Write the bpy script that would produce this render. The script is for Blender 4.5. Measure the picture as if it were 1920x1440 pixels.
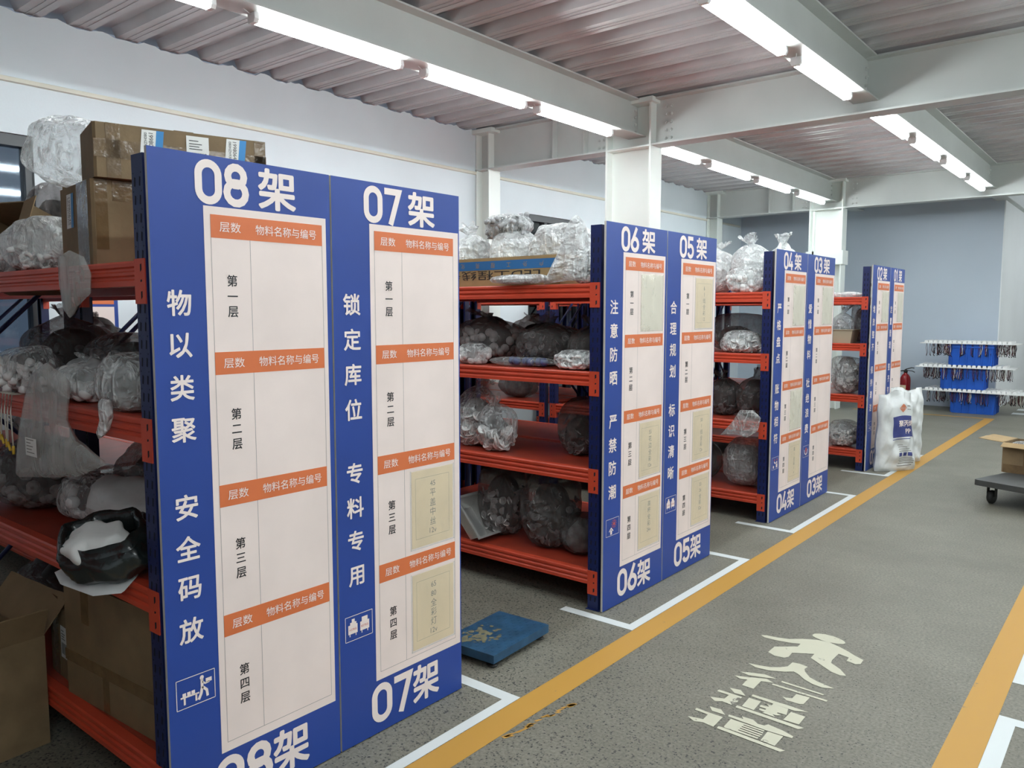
import bpy, math, random
import numpy as np
from mathutils import Vector, Matrix

for o in list(bpy.data.objects):
    bpy.data.objects.remove(o, do_unlink=True)
SC = bpy.context.scene
COL = SC.collection
R = math.radians

# ------------------------------------------------------------------ camera
cam = bpy.data.cameras.new('camera')
cam.sensor_width = 36.0
cam.lens = 27.89
cam.clip_start = 0.05
cam.clip_end = 100
camo = bpy.data.objects.new('camera', cam)
COL.objects.link(camo)
camo.location = (2.1523, -1.0725, 1.5504)
camo.rotation_euler = (R(84.815), 0, R(39.204))
SC.camera = camo

# ------------------------------------------------------------------ world and exposure
W = bpy.data.worlds.new('dim_outdoors')
SC.world = W
W.use_nodes = True
W.node_tree.nodes['Background'].inputs[0].default_value = (0.55, 0.65, 0.8, 1)
W.node_tree.nodes['Background'].inputs[1].default_value = 0.35
SC.view_settings.view_transform = 'Standard'
SC.view_settings.look = 'None'
SC.view_settings.gamma = 1.0
SC.view_settings.use_curve_mapping = False
SC.view_settings.exposure = 0.0
SC.cycles.max_bounces = 10
SC.cycles.diffuse_bounces = 6
SC.cycles.transparent_max_bounces = 16
SC.cycles.caustics_reflective = False
SC.cycles.caustics_refractive = False
LAMP_STRENGTH = 70.0

# ------------------------------------------------------------------ materials
def nt(name):
    m = bpy.data.materials.new(name)
    m.use_nodes = True
    t = m.node_tree
    t.nodes.clear()
    out = t.nodes.new('ShaderNodeOutputMaterial')
    return m, t, out

def N(t, typ, **kw):
    n = t.nodes.new(typ)
    for k, v in kw.items():
        setattr(n, k, v)
    return n

def ramp(t, src, p0, c0, p1, c1):
    r = N(t, 'ShaderNodeValToRGB')
    e = r.color_ramp.elements
    e[0].position, e[1].position = p0, p1
    e[0].color = (*c0, 1) if len(c0) == 3 else c0
    e[1].color = (*c1, 1) if len(c1) == 3 else c1
    t.links.new(src, r.inputs[0])
    return r.outputs[0]

def paint(name, col, rough=0.5, metal=0.0, var=0.06, scale=3.0, bump=0.0, bscale=60.0, spec=0.5):
    """painted or moulded surface: base colour with a slight mottling and an optional fine bump"""
    m, t, out = nt(name)
    p = N(t, 'ShaderNodeBsdfPrincipled')
    p.inputs['Roughness'].default_value = rough
    p.inputs['Metallic'].default_value = metal
    p.inputs['Specular IOR Level'].default_value = spec
    tc = N(t, 'ShaderNodeTexCoord')
    nz = N(t, 'ShaderNodeTexNoise')
    nz.inputs['Scale'].default_value = scale
    nz.inputs['Detail'].default_value = 5
    t.links.new(tc.outputs['Object'], nz.inputs['Vector'])
    a = tuple(max(0, c * (1 - var * 2)) for c in col)
    b = tuple(min(1, c * (1 + var * 2)) for c in col)
    t.links.new(ramp(t, nz.outputs[0], 0.3, a, 0.7, b), p.inputs['Base Color'])
    if bump:
        n2 = N(t, 'ShaderNodeTexNoise')
        n2.inputs['Scale'].default_value = bscale
        n2.inputs['Detail'].default_value = 3
        t.links.new(tc.outputs['Object'], n2.inputs['Vector'])
        bp = N(t, 'ShaderNodeBump')
        bp.inputs['Strength'].default_value = bump
        bp.inputs['Distance'].default_value = 0.01
        t.links.new(n2.outputs[0], bp.inputs['Height'])
        t.links.new(bp.outputs[0], p.inputs['Normal'])
    t.links.new(p.outputs[0], out.inputs[0])
    return m

def film(name, tint=(0.92, 0.94, 0.94), base=0.12, edge=0.35, crease=0.4, rough=0.14, clear=(0.95, 0.96, 0.96), scale=13.0, bump=1.0):
    """crumpled polythene: see-through, whiter in streaks and at the edges, with glossy facets"""
    m, t, out = nt(name)
    tc = N(t, 'ShaderNodeTexCoord')
    def noise(sc, rot, stretch, typ='FBM', detail=3.0, dist=0.5):
        mp = N(t, 'ShaderNodeMapping')
        mp.inputs['Scale'].default_value = stretch
        mp.inputs['Rotation'].default_value = rot
        t.links.new(tc.outputs['Object'], mp.inputs[0])
        n = N(t, 'ShaderNodeTexNoise')
        n.noise_type = typ
        n.inputs['Scale'].default_value = sc
        n.inputs['Detail'].default_value = detail
        n.inputs['Distortion'].default_value = dist
        t.links.new(mp.outputs[0], n.inputs['Vector'])
        return n.outputs[0]
    st1 = noise(scale, (0.15, 0.1, 0), (2.2, 2.2, 0.55), dist=1.2)       # folds running up the bag
    st2 = noise(scale * 1.2, (0.9, 0.6, 0.4), (0.6, 2.4, 1.6), dist=1.0)   # cross folds
    vo = N(t, 'ShaderNodeTexVoronoi')
    vo.inputs['Scale'].default_value = scale * 2.2
    vo.inputs['Randomness'].default_value = 1.0
    wv = N(t, 'ShaderNodeVectorMath', operation='MULTIPLY_ADD')
    wv.inputs[1].default_value = (0.1, 0.1, 0.1)
    nz = N(t, 'ShaderNodeTexNoise')
    nz.inputs['Scale'].default_value = scale
    t.links.new(tc.outputs['Object'], nz.inputs['Vector'])
    t.links.new(nz.outputs['Color'], wv.inputs[0])
    t.links.new(tc.outputs['Object'], wv.inputs[2])
    t.links.new(wv.outputs[0], vo.inputs['Vector'])
    h1 = N(t, 'ShaderNodeMath', operation='ADD')
    t.links.new(st1, h1.inputs[0])
    t.links.new(st2, h1.inputs[1])
    h = N(t, 'ShaderNodeMath', operation='MULTIPLY_ADD')
    h.inputs[1].default_value = 0.45
    t.links.new(vo.outputs['Distance'], h.inputs[0])
    t.links.new(h1.outputs[0], h.inputs[2])
    bp = N(t, 'ShaderNodeBump')
    bp.inputs['Strength'].default_value = bump
    bp.inputs['Distance'].default_value = 0.035
    t.links.new(h.outputs[0], bp.inputs['Height'])
    p = N(t, 'ShaderNodeBsdfPrincipled')
    p.inputs['Base Color'].default_value = (*tint, 1)
    p.inputs['Roughness'].default_value = rough
    p.inputs['Specular IOR Level'].default_value = 1.0
    t.links.new(bp.outputs[0], p.inputs['Normal'])
    tr = N(t, 'ShaderNodeBsdfTransparent')
    tr.inputs[0].default_value = (*clear, 1)
    lw = N(t, 'ShaderNodeLayerWeight')
    lw.inputs[0].default_value = 0.3
    ml = N(t, 'ShaderNodeMath', operation='MULTIPLY_ADD')
    ml.inputs[1].default_value = edge
    ml.inputs[2].default_value = base
    t.links.new(lw.outputs['Facing'], ml.inputs[0])
    def streak(src, lo, hi, k):
        r = N(t, 'ShaderNodeMapRange')
        r.interpolation_type = 'SMOOTHSTEP'
        r.inputs['From Min'].default_value = lo
        r.inputs['From Max'].default_value = hi
        r.inputs['To Max'].default_value = k
        t.links.new(src, r.inputs[0])
        return r.outputs[0]
    cr = N(t, 'ShaderNodeMath', operation='ADD')
    t.links.new(streak(st1, .52, .72, crease), cr.inputs[0])
    t.links.new(streak(st2, .55, .75, crease * .8), cr.inputs[1])
    ad = N(t, 'ShaderNodeMath', operation='ADD', use_clamp=True)
    t.links.new(ml.outputs[0], ad.inputs[0])
    t.links.new(cr.outputs[0], ad.inputs[1])
    mx = N(t, 'ShaderNodeMixShader')
    t.links.new(ad.outputs[0], mx.inputs[0])
    t.links.new(tr.outputs[0], mx.inputs[1])
    t.links.new(p.outputs[0], mx.inputs[2])
    t.links.new(mx.outputs[0], out.inputs[0])
    return m

def emit(name, col, s):
    m, t, out = nt(name)
    e = N(t, 'ShaderNodeEmission')
    e.inputs[0].default_value = (*col, 1)
    e.inputs[1].default_value = s
    t.links.new(e.outputs[0], out.inputs[0])
    return m

def floor_mat():
    m, t, out = nt('speckled_concrete')
    tc = N(t, 'ShaderNodeTexCoord')
    p = N(t, 'ShaderNodeBsdfPrincipled')
    p.inputs['Roughness'].default_value = 0.55
    p.inputs['Specular IOR Level'].default_value = 0.35
    big = N(t, 'ShaderNodeTexNoise')
    big.inputs['Scale'].default_value = 1.1
    big.inputs['Detail'].default_value = 7
    big.inputs['Roughness'].default_value = 0.65
    t.links.new(tc.outputs['Object'], big.inputs['Vector'])
    base = ramp(t, big.outputs[0], 0.32, (0.132, 0.124, 0.098), 0.7, (0.192, 0.182, 0.148))
    fine = N(t, 'ShaderNodeTexNoise')
    fine.inputs['Scale'].default_value = 85
    fine.inputs['Detail'].default_value = 3
    t.links.new(tc.outputs['Object'], fine.inputs['Vector'])
    fr = ramp(t, fine.outputs[0], 0.3, (0.72, 0.72, 0.72), 0.7, (1.25, 1.25, 1.25))
    m1 = N(t, 'ShaderNodeMix', data_type='RGBA', blend_type='MULTIPLY')
    m1.inputs[0].default_value = 1
    t.links.new(base, m1.inputs[6])
    t.links.new(fr, m1.inputs[7])
    # dark stone chips, denser in worn patches
    vo = N(t, 'ShaderNodeTexVoronoi')
    vo.inputs['Scale'].default_value = 105
    wob = N(t, 'ShaderNodeTexNoise')
    wob.inputs['Scale'].default_value = 150
    wob.inputs['Detail'].default_value = 2
    t.links.new(tc.outputs['Object'], wob.inputs['Vector'])
    wo2 = N(t, 'ShaderNodeVectorMath', operation='MULTIPLY_ADD')
    wo2.inputs[1].default_value = (.011, .011, .011)
    t.links.new(wob.outputs['Color'], wo2.inputs[0])
    t.links.new(tc.outputs['Object'], wo2.inputs[2])
    t.links.new(wo2.outputs[0], vo.inputs['Vector'])
    pt = N(t, 'ShaderNodeTexNoise')
    pt.inputs['Scale'].default_value = 0.55
    pt.inputs['Detail'].default_value = 3
    t.links.new(tc.outputs['Object'], pt.inputs['Vector'])
    # the pour nearest the first racks is worn down to the stone, the farther one keeps its skin
    sp = N(t, 'ShaderNodeSeparateXYZ')
    t.links.new(tc.outputs['Object'], sp.inputs[0])
    gx = N(t, 'ShaderNodeMath', operation='MULTIPLY_ADD')
    gx.inputs[1].default_value = 1.3
    t.links.new(sp.outputs[0], gx.inputs[0])
    t.links.new(sp.outputs[1], gx.inputs[2])
    gn = N(t, 'ShaderNodeMath', operation='MULTIPLY_ADD')
    gn.inputs[1].default_value = 4.5
    t.links.new(pt.outputs[0], gn.inputs[0])
    t.links.new(gx.outputs[0], gn.inputs[2])
    th = N(t, 'ShaderNodeMapRange')
    th.inputs['From Min'].default_value = 4.2
    th.inputs['From Max'].default_value = 7.6
    th.inputs['To Min'].default_value = 0.40
    th.inputs['To Max'].default_value = 0.10
    t.links.new(gn.outputs[0], th.inputs[0])
    lt = N(t, 'ShaderNodeMath', operation='LESS_THAN')
    t.links.new(vo.outputs['Distance'], lt.inputs[0])
    sel = N(t, 'ShaderNodeSeparateColor')
    t.links.new(vo.outputs['Color'], sel.inputs[0])
    sz = N(t, 'ShaderNodeMath', operation='MULTIPLY_ADD')
    sz.inputs[1].default_value = 1.1
    sz.inputs[2].default_value = 0.35
    t.links.new(sel.outputs[1], sz.inputs[0])
    tz = N(t, 'ShaderNodeMath', operation='MULTIPLY')
    t.links.new(sz.outputs[0], tz.inputs[0])
    t.links.new(th.outputs[0], tz.inputs[1])
    t.links.new(tz.outputs[0], lt.inputs[1])
    pick = N(t, 'ShaderNodeMath', operation='LESS_THAN')
    pick.inputs[1].default_value = 0.42
    t.links.new(sel.outputs[0], pick.inputs[0])
    chip = N(t, 'ShaderNodeMath', operation='MULTIPLY')
    t.links.new(lt.outputs[0], chip.inputs[0])
    t.links.new(pick.outputs[0], chip.inputs[1])
    c2 = N(t, 'ShaderNodeMath', operation='MULTIPLY')
    c2.inputs[1].default_value = 0.95
    t.links.new(chip.outputs[0], c2.inputs[0])
    m2 = N(t, 'ShaderNodeMix', data_type='RGBA')
    t.links.new(c2.outputs[0], m2.inputs[0])
    t.links.new(m1.outputs[2], m2.inputs[6])
    m2.inputs[7].default_value = (0.03, 0.032, 0.03, 1)
    t.links.new(m2.outputs[2], p.inputs['Base Color'])
    bp = N(t, 'ShaderNodeBump')
    bp.inputs['Strength'].default_value = 0.15
    bp.inputs['Distance'].default_value = 0.004
    t.links.new(fine.outputs[0], bp.inputs['Height'])
    t.links.new(bp.outputs[0], p.inputs['Normal'])
    t.links.new(p.outputs[0], out.inputs[0])
    return m

def worn_paint(name, col, thr=0.36):
    """floor paint with small bare chips that let the grey floor show"""
    m, t, out = nt(name)
    tc = N(t, 'ShaderNodeTexCoord')
    p = N(t, 'ShaderNodeBsdfPrincipled')
    p.inputs['Roughness'].default_value = 0.55
    nz = N(t, 'ShaderNodeTexNoise')
    nz.inputs['Scale'].default_value = 9
    nz.inputs['Detail'].default_value = 8
    nz.inputs['Roughness'].default_value = 0.7
    t.links.new(tc.outputs['Object'], nz.inputs['Vector'])
    t.links.new(ramp(t, nz.outputs[0], thr - 0.02, (0.13, 0.12, 0.1), thr + 0.01, col), p.inputs['Base Color'])
    t.links.new(p.outputs[0], out.inputs[0])
    return m

M = {}
M['floor'] = floor_mat()
M['yellow'] = worn_paint('yellow_floor_paint', (0.43, 0.225, 0.034), 0.33)
M['floor_white'] = worn_paint('white_floor_tape', (0.58, 0.61, 0.61), 0.25)
M['stencil'] = worn_paint('cream_stencil_paint', (0.50, 0.485, 0.375), 0.38)
M['wall'] = paint('pale_grey_wall', (0.69, 0.75, 0.785), 0.75, var=0.02, scale=1.2, bump=0.05)
M['far_wall'] = paint('blue_grey_wall', (0.50, 0.565, 0.64), 0.8, var=0.02, scale=0.8)
M['white_wall'] = paint('white_wall', (0.80, 0.82, 0.83), 0.7, var=0.02, scale=0.8)
M['trim'] = paint('cream_trunking', (0.70, 0.68, 0.58), 0.5, var=0.02)
M['steel'] = paint('white_steel_paint', (0.54, 0.56, 0.54), 0.38, var=0.03, scale=1.5, bump=0.06, bscale=25)
M['column'] = paint('white_column_paint', (0.76, 0.80, 0.76), 0.35, var=0.02, scale=1.5, bump=0.06, bscale=25)
M['deck'] = paint('galvanised_deck', (0.50, 0.487, 0.49), 0.27, metal=0.15, var=0.06, scale=2.0, spec=0.6)
M['lamp_body'] = paint('lamp_housing', (0.8, 0.8, 0.8), 0.4, var=0.0)
M['lamp'] = emit('lit_diffuser', (0.90, 0.98, 1.0), LAMP_STRENGTH)
M['board'] = paint('blue_print', (0.019, 0.057, 0.285), 0.42, var=0.05, scale=1.5, spec=0.4)
M['board_edge'] = paint('pale_board_edge', (0.52, 0.50, 0.47), 0.7, var=0.05)
M['sheet'] = paint('white_print', (0.82, 0.69, 0.645), 0.45, var=0.025, scale=4, spec=0.4)
M['letter'] = paint('white_lettering', (0.85, 0.73, 0.69), 0.45, var=0.0, spec=0.4)
M['orange'] = paint('orange_print', (0.66, 0.165, 0.055), 0.45, var=0.04, spec=0.4)
M['ink'] = paint('black_ink', (0.018, 0.016, 0.018), 0.5, var=0.0)
M['grey_ink'] = paint('grey_ink', (0.20, 0.19, 0.17), 0.6, var=0.0)
M['line_ink'] = paint('line_ink', (0.30, 0.27, 0.26), 0.6, var=0.0)
M['red_ink'] = paint('red_ink', (0.55, 0.09, 0.06), 0.5, var=0.0)
M['paper'] = paint('cream_card', (0.76, 0.60, 0.40), 0.35, var=0.03, scale=6, spec=0.6)
M['paper_white'] = paint('white_card', (0.74, 0.69, 0.60), 0.4, var=0.02)
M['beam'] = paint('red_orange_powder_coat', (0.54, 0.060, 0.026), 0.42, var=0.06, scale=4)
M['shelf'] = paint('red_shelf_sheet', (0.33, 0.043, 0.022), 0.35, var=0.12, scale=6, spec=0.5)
M['post'] = paint('navy_powder_coat', (0.005, 0.014, 0.088), 0.38, var=0.05)
M['slot'] = paint('dark_slot', (0.003, 0.004, 0.012), 0.8, var=0.0)
M['card'] = paint('brown_cardboard', (0.195, 0.132, 0.068), 0.75, var=0.08, scale=9, bump=0.08)
M['card_light'] = paint('light_cardboard', (0.33, 0.22, 0.10), 0.7, var=0.06, scale=9)
M['card_in'] = paint('cardboard_inside', (0.22, 0.145, 0.075), 0.85, var=0.06, scale=9)
M['tape'] = paint('brown_packing_tape', (0.15, 0.095, 0.045), 0.16, var=0.1, scale=20, bump=0.25, bscale=30, spec=0.7)
M['label'] = paint('white_label', (0.75, 0.75, 0.72), 0.5, var=0.02)
M['label_blue'] = paint('blue_label_band', (0.02, 0.21, 0.50), 0.45, var=0.02)
M['carton_blue'] = paint('blue_carton_band', (0.02, 0.13, 0.33), 0.5, var=0.03)
M['film'] = film('clear_polythene', base=0.18, crease=0.45)
M['film_white'] = film('milky_polythene', base=0.36, edge=0.35, crease=0.5, scale=12)
M['film_thin'] = film('thin_polythene', base=0.07, edge=0.35, crease=0.35, scale=9)
M['film_haze'] = film('hazy_polythene', tint=(0.62, 0.61, 0.58), base=0.30, edge=0.2, crease=0.10, scale=3, rough=.2, bump=.5)
M['film_dark'] = film('shade_grey_polythene', tint=(0.24, 0.225, 0.22), base=0.26, edge=0.3, crease=0.25, clear=(0.66, 0.64, 0.64), scale=9)  # grey film, its tint darkened further to carry the shade of lower shelves
M['film_silver'] = film('silvery_polythene', tint=(0.8, 0.82, 0.84), base=0.30, edge=0.35, crease=0.5, rough=0.12, scale=14)
M['film_sleeve'] = film('sleeve_pvc', base=0.04, edge=0.15, crease=0.03, scale=8, rough=0.08, bump=0.1)
M['film_sleeve_gloss'] = film('wrinkled_sleeve_pvc', tint=(0.86, 0.81, 0.70), base=0.28, edge=0.1, crease=0.05, scale=3.5, rough=0.08, bump=0.2)
M['woven'] = paint('white_woven_sack', (0.63, 0.64, 0.63), 0.5, var=0.04, scale=10, bump=0.9, bscale=11)
M['black_film'] = paint('black_polythene', (0.012, 0.016, 0.016), 0.22, var=0.1, bump=0.5, bscale=18, spec=0.7)
M['cloth'] = paint('white_cloth', (0.72, 0.72, 0.70), 0.8, var=0.03, bump=0.3, bscale=14)
M['white_plastic'] = paint('white_plastic', (0.74, 0.74, 0.73), 0.35, var=0.03)
M['grey_plastic'] = paint('grey_plastic', (0.30, 0.30, 0.31), 0.4, var=0.08)
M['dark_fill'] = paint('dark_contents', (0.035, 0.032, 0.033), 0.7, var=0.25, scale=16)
M['mid_fill'] = paint('grey_contents', (0.30, 0.30, 0.30), 0.7, var=0.25, scale=18)
M['pale_fill'] = paint('pale_contents', (0.58, 0.59, 0.58), 0.6, var=0.2, scale=16)
M['blue_module'] = paint('blue_module', (0.015, 0.05, 0.22), 0.3, var=0.1)
M['wire_white'] = paint('white_wire', (0.7, 0.68, 0.6), 0.4, var=0.0)
M['wire_yellow'] = paint('yellow_wire', (0.75, 0.5, 0.06), 0.4, var=0.0)
M['wire_red'] = paint('dark_red_wire', (0.12, 0.02, 0.025), 0.4, var=0.0)
M['wire_black'] = paint('black_wire', (0.012, 0.012, 0.014), 0.4, var=0.0)
M['scale_blue'] = paint('scuffed_blue_enamel', (0.018, 0.068, 0.135), 0.38, var=0.15, scale=14)
M['mud'] = paint('dried_mud', (0.16, 0.145, 0.085), 0.9, var=0.2, scale=25)
M['rubber'] = paint('black_rubber', (0.018, 0.018, 0.017), 0.6, var=0.1)
M['crate'] = paint('blue_crate_plastic', (0.012, 0.095, 0.47), 0.38, var=0.05, scale=5)
M['red_enamel'] = paint('red_enamel', (0.28, 0.008, 0.012), 0.25, var=0.03)
M['cart'] = paint('dark_grey_plastic', (0.05, 0.052, 0.05), 0.55, var=0.08, scale=12)
M['stainless'] = paint('stainless_steel', (0.74, 0.74, 0.72), 0.2, metal=.7, var=0.03)
M['beige'] = paint('beige_plastic', (0.46, 0.40, 0.29), 0.5, var=0.05)
M['sack_blue'] = paint('sack_blue_print', (0.035, 0.045, 0.19), 0.5, var=0.05, scale=20)
M['sack_orange'] = paint('sack_orange_print', (0.72, 0.22, 0.10), 0.5, var=0.03)
M['frame'] = paint('dark_window_frame', (0.035, 0.037, 0.042), 0.4, var=0.02)
M['green_sheet'] = paint('dull_green_sheet', (0.13, 0.14, 0.10), 0.6, var=0.1, bump=0.3, bscale=14)

def glass_mat():
    m, t, out = nt('window_glass')
    g = N(t, 'ShaderNodeBsdfGlossy')
    g.inputs[0].default_value = (0.85, 0.9, 0.95, 1)
    g.inputs['Roughness'].default_value = 0.04
    tr = N(t, 'ShaderNodeBsdfTransparent')
    tr.inputs[0].default_value = (0.55, 0.62, 0.68, 1)
    f = N(t, 'ShaderNodeFresnel')
    f.inputs[0].default_value = 1.8
    mx = N(t, 'ShaderNodeMixShader')
    t.links.new(f.outputs[0], mx.inputs[0])
    t.links.new(tr.outputs[0], mx.inputs[1])
    t.links.new(g.outputs[0], mx.inputs[2])
    t.links.new(mx.outputs[0], out.inputs[0])
    return m
M['glass'] = glass_mat()

# ------------------------------------------------------------------ mesh builder
class MB:
    def __init__(s):
        s.v, s.f, s.m, s.sm = [], [], [], []
    def add(s, verts, faces, mat=0, smooth=False):
        b = len(s.v)
        s.v.extend([tuple(map(float, p)) for p in verts])
        for f in faces:
            s.f.append(tuple(int(b + i) for i in f))
            s.m.append(mat)
            s.sm.append(smooth)
        return s
    def box(s, lo, hi, mat=0, rot=None, piv=None):
        x0, y0, z0 = lo
        x1, y1, z1 = hi
        v = [(x0, y0, z0), (x1, y0, z0), (x1, y1, z0), (x0, y1, z0), (x0, y0, z1), (x1, y0, z1), (x1, y1, z1), (x0, y1, z1)]
        if rot is not None:
            piv = Vector(piv or ((x0 + x1) / 2, (y0 + y1) / 2, (z0 + z1) / 2))
            v = [tuple(rot @ (Vector(p) - piv) + piv) for p in v]
        return s.add(v, [(0, 3, 2, 1), (4, 5, 6, 7), (0, 1, 5, 4), (1, 2, 6, 5), (2, 3, 7, 6), (3, 0, 4, 7)], mat)
    def prism(s, poly, fn, a, b, mat=0):
        """polygon (p,q) list swept from a to b; fn(p,q,t) gives the point"""
        n = len(poly)
        v = [fn(p, q, a) for p, q in poly] + [fn(p, q, b) for p, q in poly]
        f = [tuple(range(n))[::-1], tuple(range(n, 2 * n))] + [(i, (i + 1) % n, n + (i + 1) % n, n + i) for i in range(n)]
        return s.add(v, f, mat)
    def tube(s, pts, r, n=6, mat=0, caps=True):
        pts = [Vector(p) for p in pts]
        rr = r if isinstance(r, (list, tuple)) else [r] * len(pts)
        v, f = [], []
        up = Vector((0.13, 0.27, 0.95))
        for i, p in enumerate(pts):
            d = (pts[min(i + 1, len(pts) - 1)] - pts[max(i - 1, 0)])
            d = d.normalized() if d.length > 1e-9 else Vector((0, 0, 1))
            a = d.cross(up)
            if a.length < 1e-3:
                a = d.cross(Vector((1, 0, 0)))
            a.normalize()
            b = d.cross(a)
            for k in range(n):
                t = 2 * math.pi * k / n
                v.append(p + (a * math.cos(t) + b * math.sin(t)) * rr[i])
        for i in range(len(pts) - 1):
            for k in range(n):
                f.append((i * n + k, i * n + (k + 1) % n, (i + 1) * n + (k + 1) % n, (i + 1) * n + k))
        if caps:
            f.append(tuple(range(n))[::-1])
            f.append(tuple((len(pts) - 1) * n + k for k in range(n)))
        return s.add(v, f, mat, True)
    def lathe(s, prof, n=20, mat=0, mtx=None, smooth=True):
        v, f = [], []
        for r, z in prof:
            for k in range(n):
                t = 2 * math.pi * k / n
                v.append((r * math.cos(t), r * math.sin(t), z))
        for i in range(len(prof) - 1):
            for k in range(n):
                f.append((i * n + k, i * n + (k + 1) % n, (i + 1) * n + (k + 1) % n, (i + 1) * n + k))
        f.append(tuple(range(n))[::-1])
        f.append(tuple((len(prof) - 1) * n + k for k in range(n)))
        if mtx is not None:
            v = [tuple(mtx @ Vector(p)) for p in v]
        return s.add(v, f, mat, smooth)
    def mesh(s, name, mats):
        me = bpy.data.meshes.new(name)
        me.from_pydata(s.v, [], s.f)
        for m in (mats if isinstance(mats, (list, tuple)) else [mats]):
            me.materials.append(M[m] if isinstance(m, str) else m)
        me.polygons.foreach_set('material_index', s.m)
        me.polygons.foreach_set('use_smooth', s.sm)
        me.update()
        return me
    def build(s, name, mats, parent=None, loc=None, rz=0.0):
        return link(name, s.mesh(name, mats), parent, loc, rz)

def link(name, me, parent=None, loc=None, rz=0.0):
    o = bpy.data.objects.new(name, me)
    COL.objects.link(o)
    if parent is not None:
        o.parent = parent
    if loc is not None:
        o.location = loc
    o.rotation_euler.z = rz
    return o

def tag(o, label=None, cat=None, group=None, kind=None):
    if label: o['label'] = label
    if cat: o['category'] = cat
    if group: o['group'] = group
    if kind: o['kind'] = kind
    return o

def thing(name, label, cat, loc=(0, 0, 0), rz=0.0, group=None):
    o = bpy.data.objects.new(name, None)
    o.empty_display_size = 0.1
    COL.objects.link(o)
    o.location = loc
    o.rotation_euler.z = rz
    return tag(o, label, cat, group)

KIDS = {}
def copy_tree(o, parent=None):
    c = o.copy()
    COL.objects.link(c)
    if parent is not None:
        c.parent = parent
    for ch in [k for k in SC.objects if k.parent == o]:
        copy_tree(ch, c)
    return c

def struct(name, mb, mat, label=None):
    o = mb.build(name, mat)
    o['kind'] = 'structure'
    if label: o['label'] = label
    return o

def poly_grid(mb, nu, nv, P, mat=0, smooth=True, closed_u=False):
    """P[nv][nu] points to quads"""
    v = [p for row in P for p in row]
    f = []
    for j in range(nv - 1):
        for i in range(nu if closed_u else nu - 1):
            i2 = (i + 1) % nu
            f.append((j * nu + i, j * nu + i2, (j + 1) * nu + i2, (j + 1) * nu + i))
    mb.add(v, f, mat, smooth)

# ------------------------------------------------------------------ lettering
_glyph = {}
def glyphs(s, bold=0.0):
    key = (s, bold)
    if key in _glyph:
        return _glyph[key]
    c = bpy.data.curves.new('t', 'FONT')
    c.body = s
    c.size = 1
    c.offset = bold
    c.resolution_u = 3
    o = bpy.data.objects.new('t', c)
    COL.objects.link(o)
    dg = bpy.context.evaluated_depsgraph_get()
    me = bpy.data.meshes.new_from_object(o.evaluated_get(dg))
    v = np.empty(len(me.vertices) * 3)
    me.vertices.foreach_get('co', v)
    v = v.reshape(-1, 3)[:, :2]
    f = [tuple(p.vertices) for p in me.polygons]
    bpy.data.objects.remove(o, do_unlink=True)
    bpy.data.curves.remove(c)
    bpy.data.meshes.remove(me)
    _glyph[key] = (v, f)
    return _glyph[key]

def surf_normal(fn, p, q):
    o = Vector(fn(p, q))
    e = 1e-3
    n = (Vector(fn(p + e, q)) - o).cross(Vector(fn(p, q + e)) - o)
    return n.normalized() if n.length > 0 else Vector((0, 0, 1))

def put_text(mb, s, fn, cx, cy, width=None, height=None, em=None, bold=0.0, mat=0, flip=1):
    """centre a string at (cx,cy) of a surface; bold = stroke growth in em, by stacking shifted copies"""
    v, f = glyphs(s, 0.0)
    lo, hi = v.min(0), v.max(0)
    c = (lo + hi) / 2
    sx = sy = em or 1.0
    if width and height:
        sx, sy = width / (hi[0] - lo[0] + 2 * bold), height / (hi[1] - lo[1] + 2 * bold)
    elif width:
        sx = sy = width / (hi[0] - lo[0])
    elif height:
        sx = sy = height / (hi[1] - lo[1])
    offs = [(0, 0)]
    if bold > 0:
        offs += [(bold * math.cos(k * math.pi / 4), bold * math.sin(k * math.pi / 4)) for k in range(8)]
    nrm = surf_normal(fn, cx, cy)
    for k, (ox, oy) in enumerate(offs):
        up = nrm * (.00005 * k)
        mb.add([tuple(Vector(fn(cx + flip * (p[0] - c[0] + ox) * sx, cy + flip * (p[1] - c[1] + oy) * sy)) + up) for p in v], f, mat)

def arc(cx, cy, rx, ry, a0, a1, n=14):
    return [(cx + rx * math.cos(R(a0 + (a1 - a0) * i / n)), cy + ry * math.sin(R(a0 + (a1 - a0) * i / n))) for i in range(n + 1)]

DIG = {
    '0': [(arc(.335, .665, .245, .245, 0, 180) + arc(.335, .335, .245, .245, 180, 360), True)],
    '1': [([(.13, .74), (.36, .91), (.36, 0)], False)],
    '2': [(arc(.335, .67, .235, .24, 170, -20) + [(.12, .09), (.62, .09)], False)],
    '3': [(arc(.32, .70, .225, .21, 160, -90)[:-1] + [(.25, .49)], False), ([(.25, .53)] + arc(.32, .31, .25, .22, 90, -165), False)],
    '4': [([(.37, 1.0), (.08, .27), (.66, .27)], False), ([(.47, .52), (.47, 0)], False)],
    '5': [([(.58, .91), (.155, .91), (.135, .46)], False), (arc(.33, .34, .245, .25, 140, -160), False)],
    '6': [(arc(.335, .325, .245, .235, 0, 360)[:-1], True), ([(.47, 1.0), (.12, .40)], False)],
    '7': [([(.04, .91), (.58, .91), (.26, 0)], False)],
    '8': [(arc(.335, .705, .21, .205, 0, 360)[:-1], True), (arc(.335, .325, .245, .235, 0, 360)[:-1], True)],
}
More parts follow.
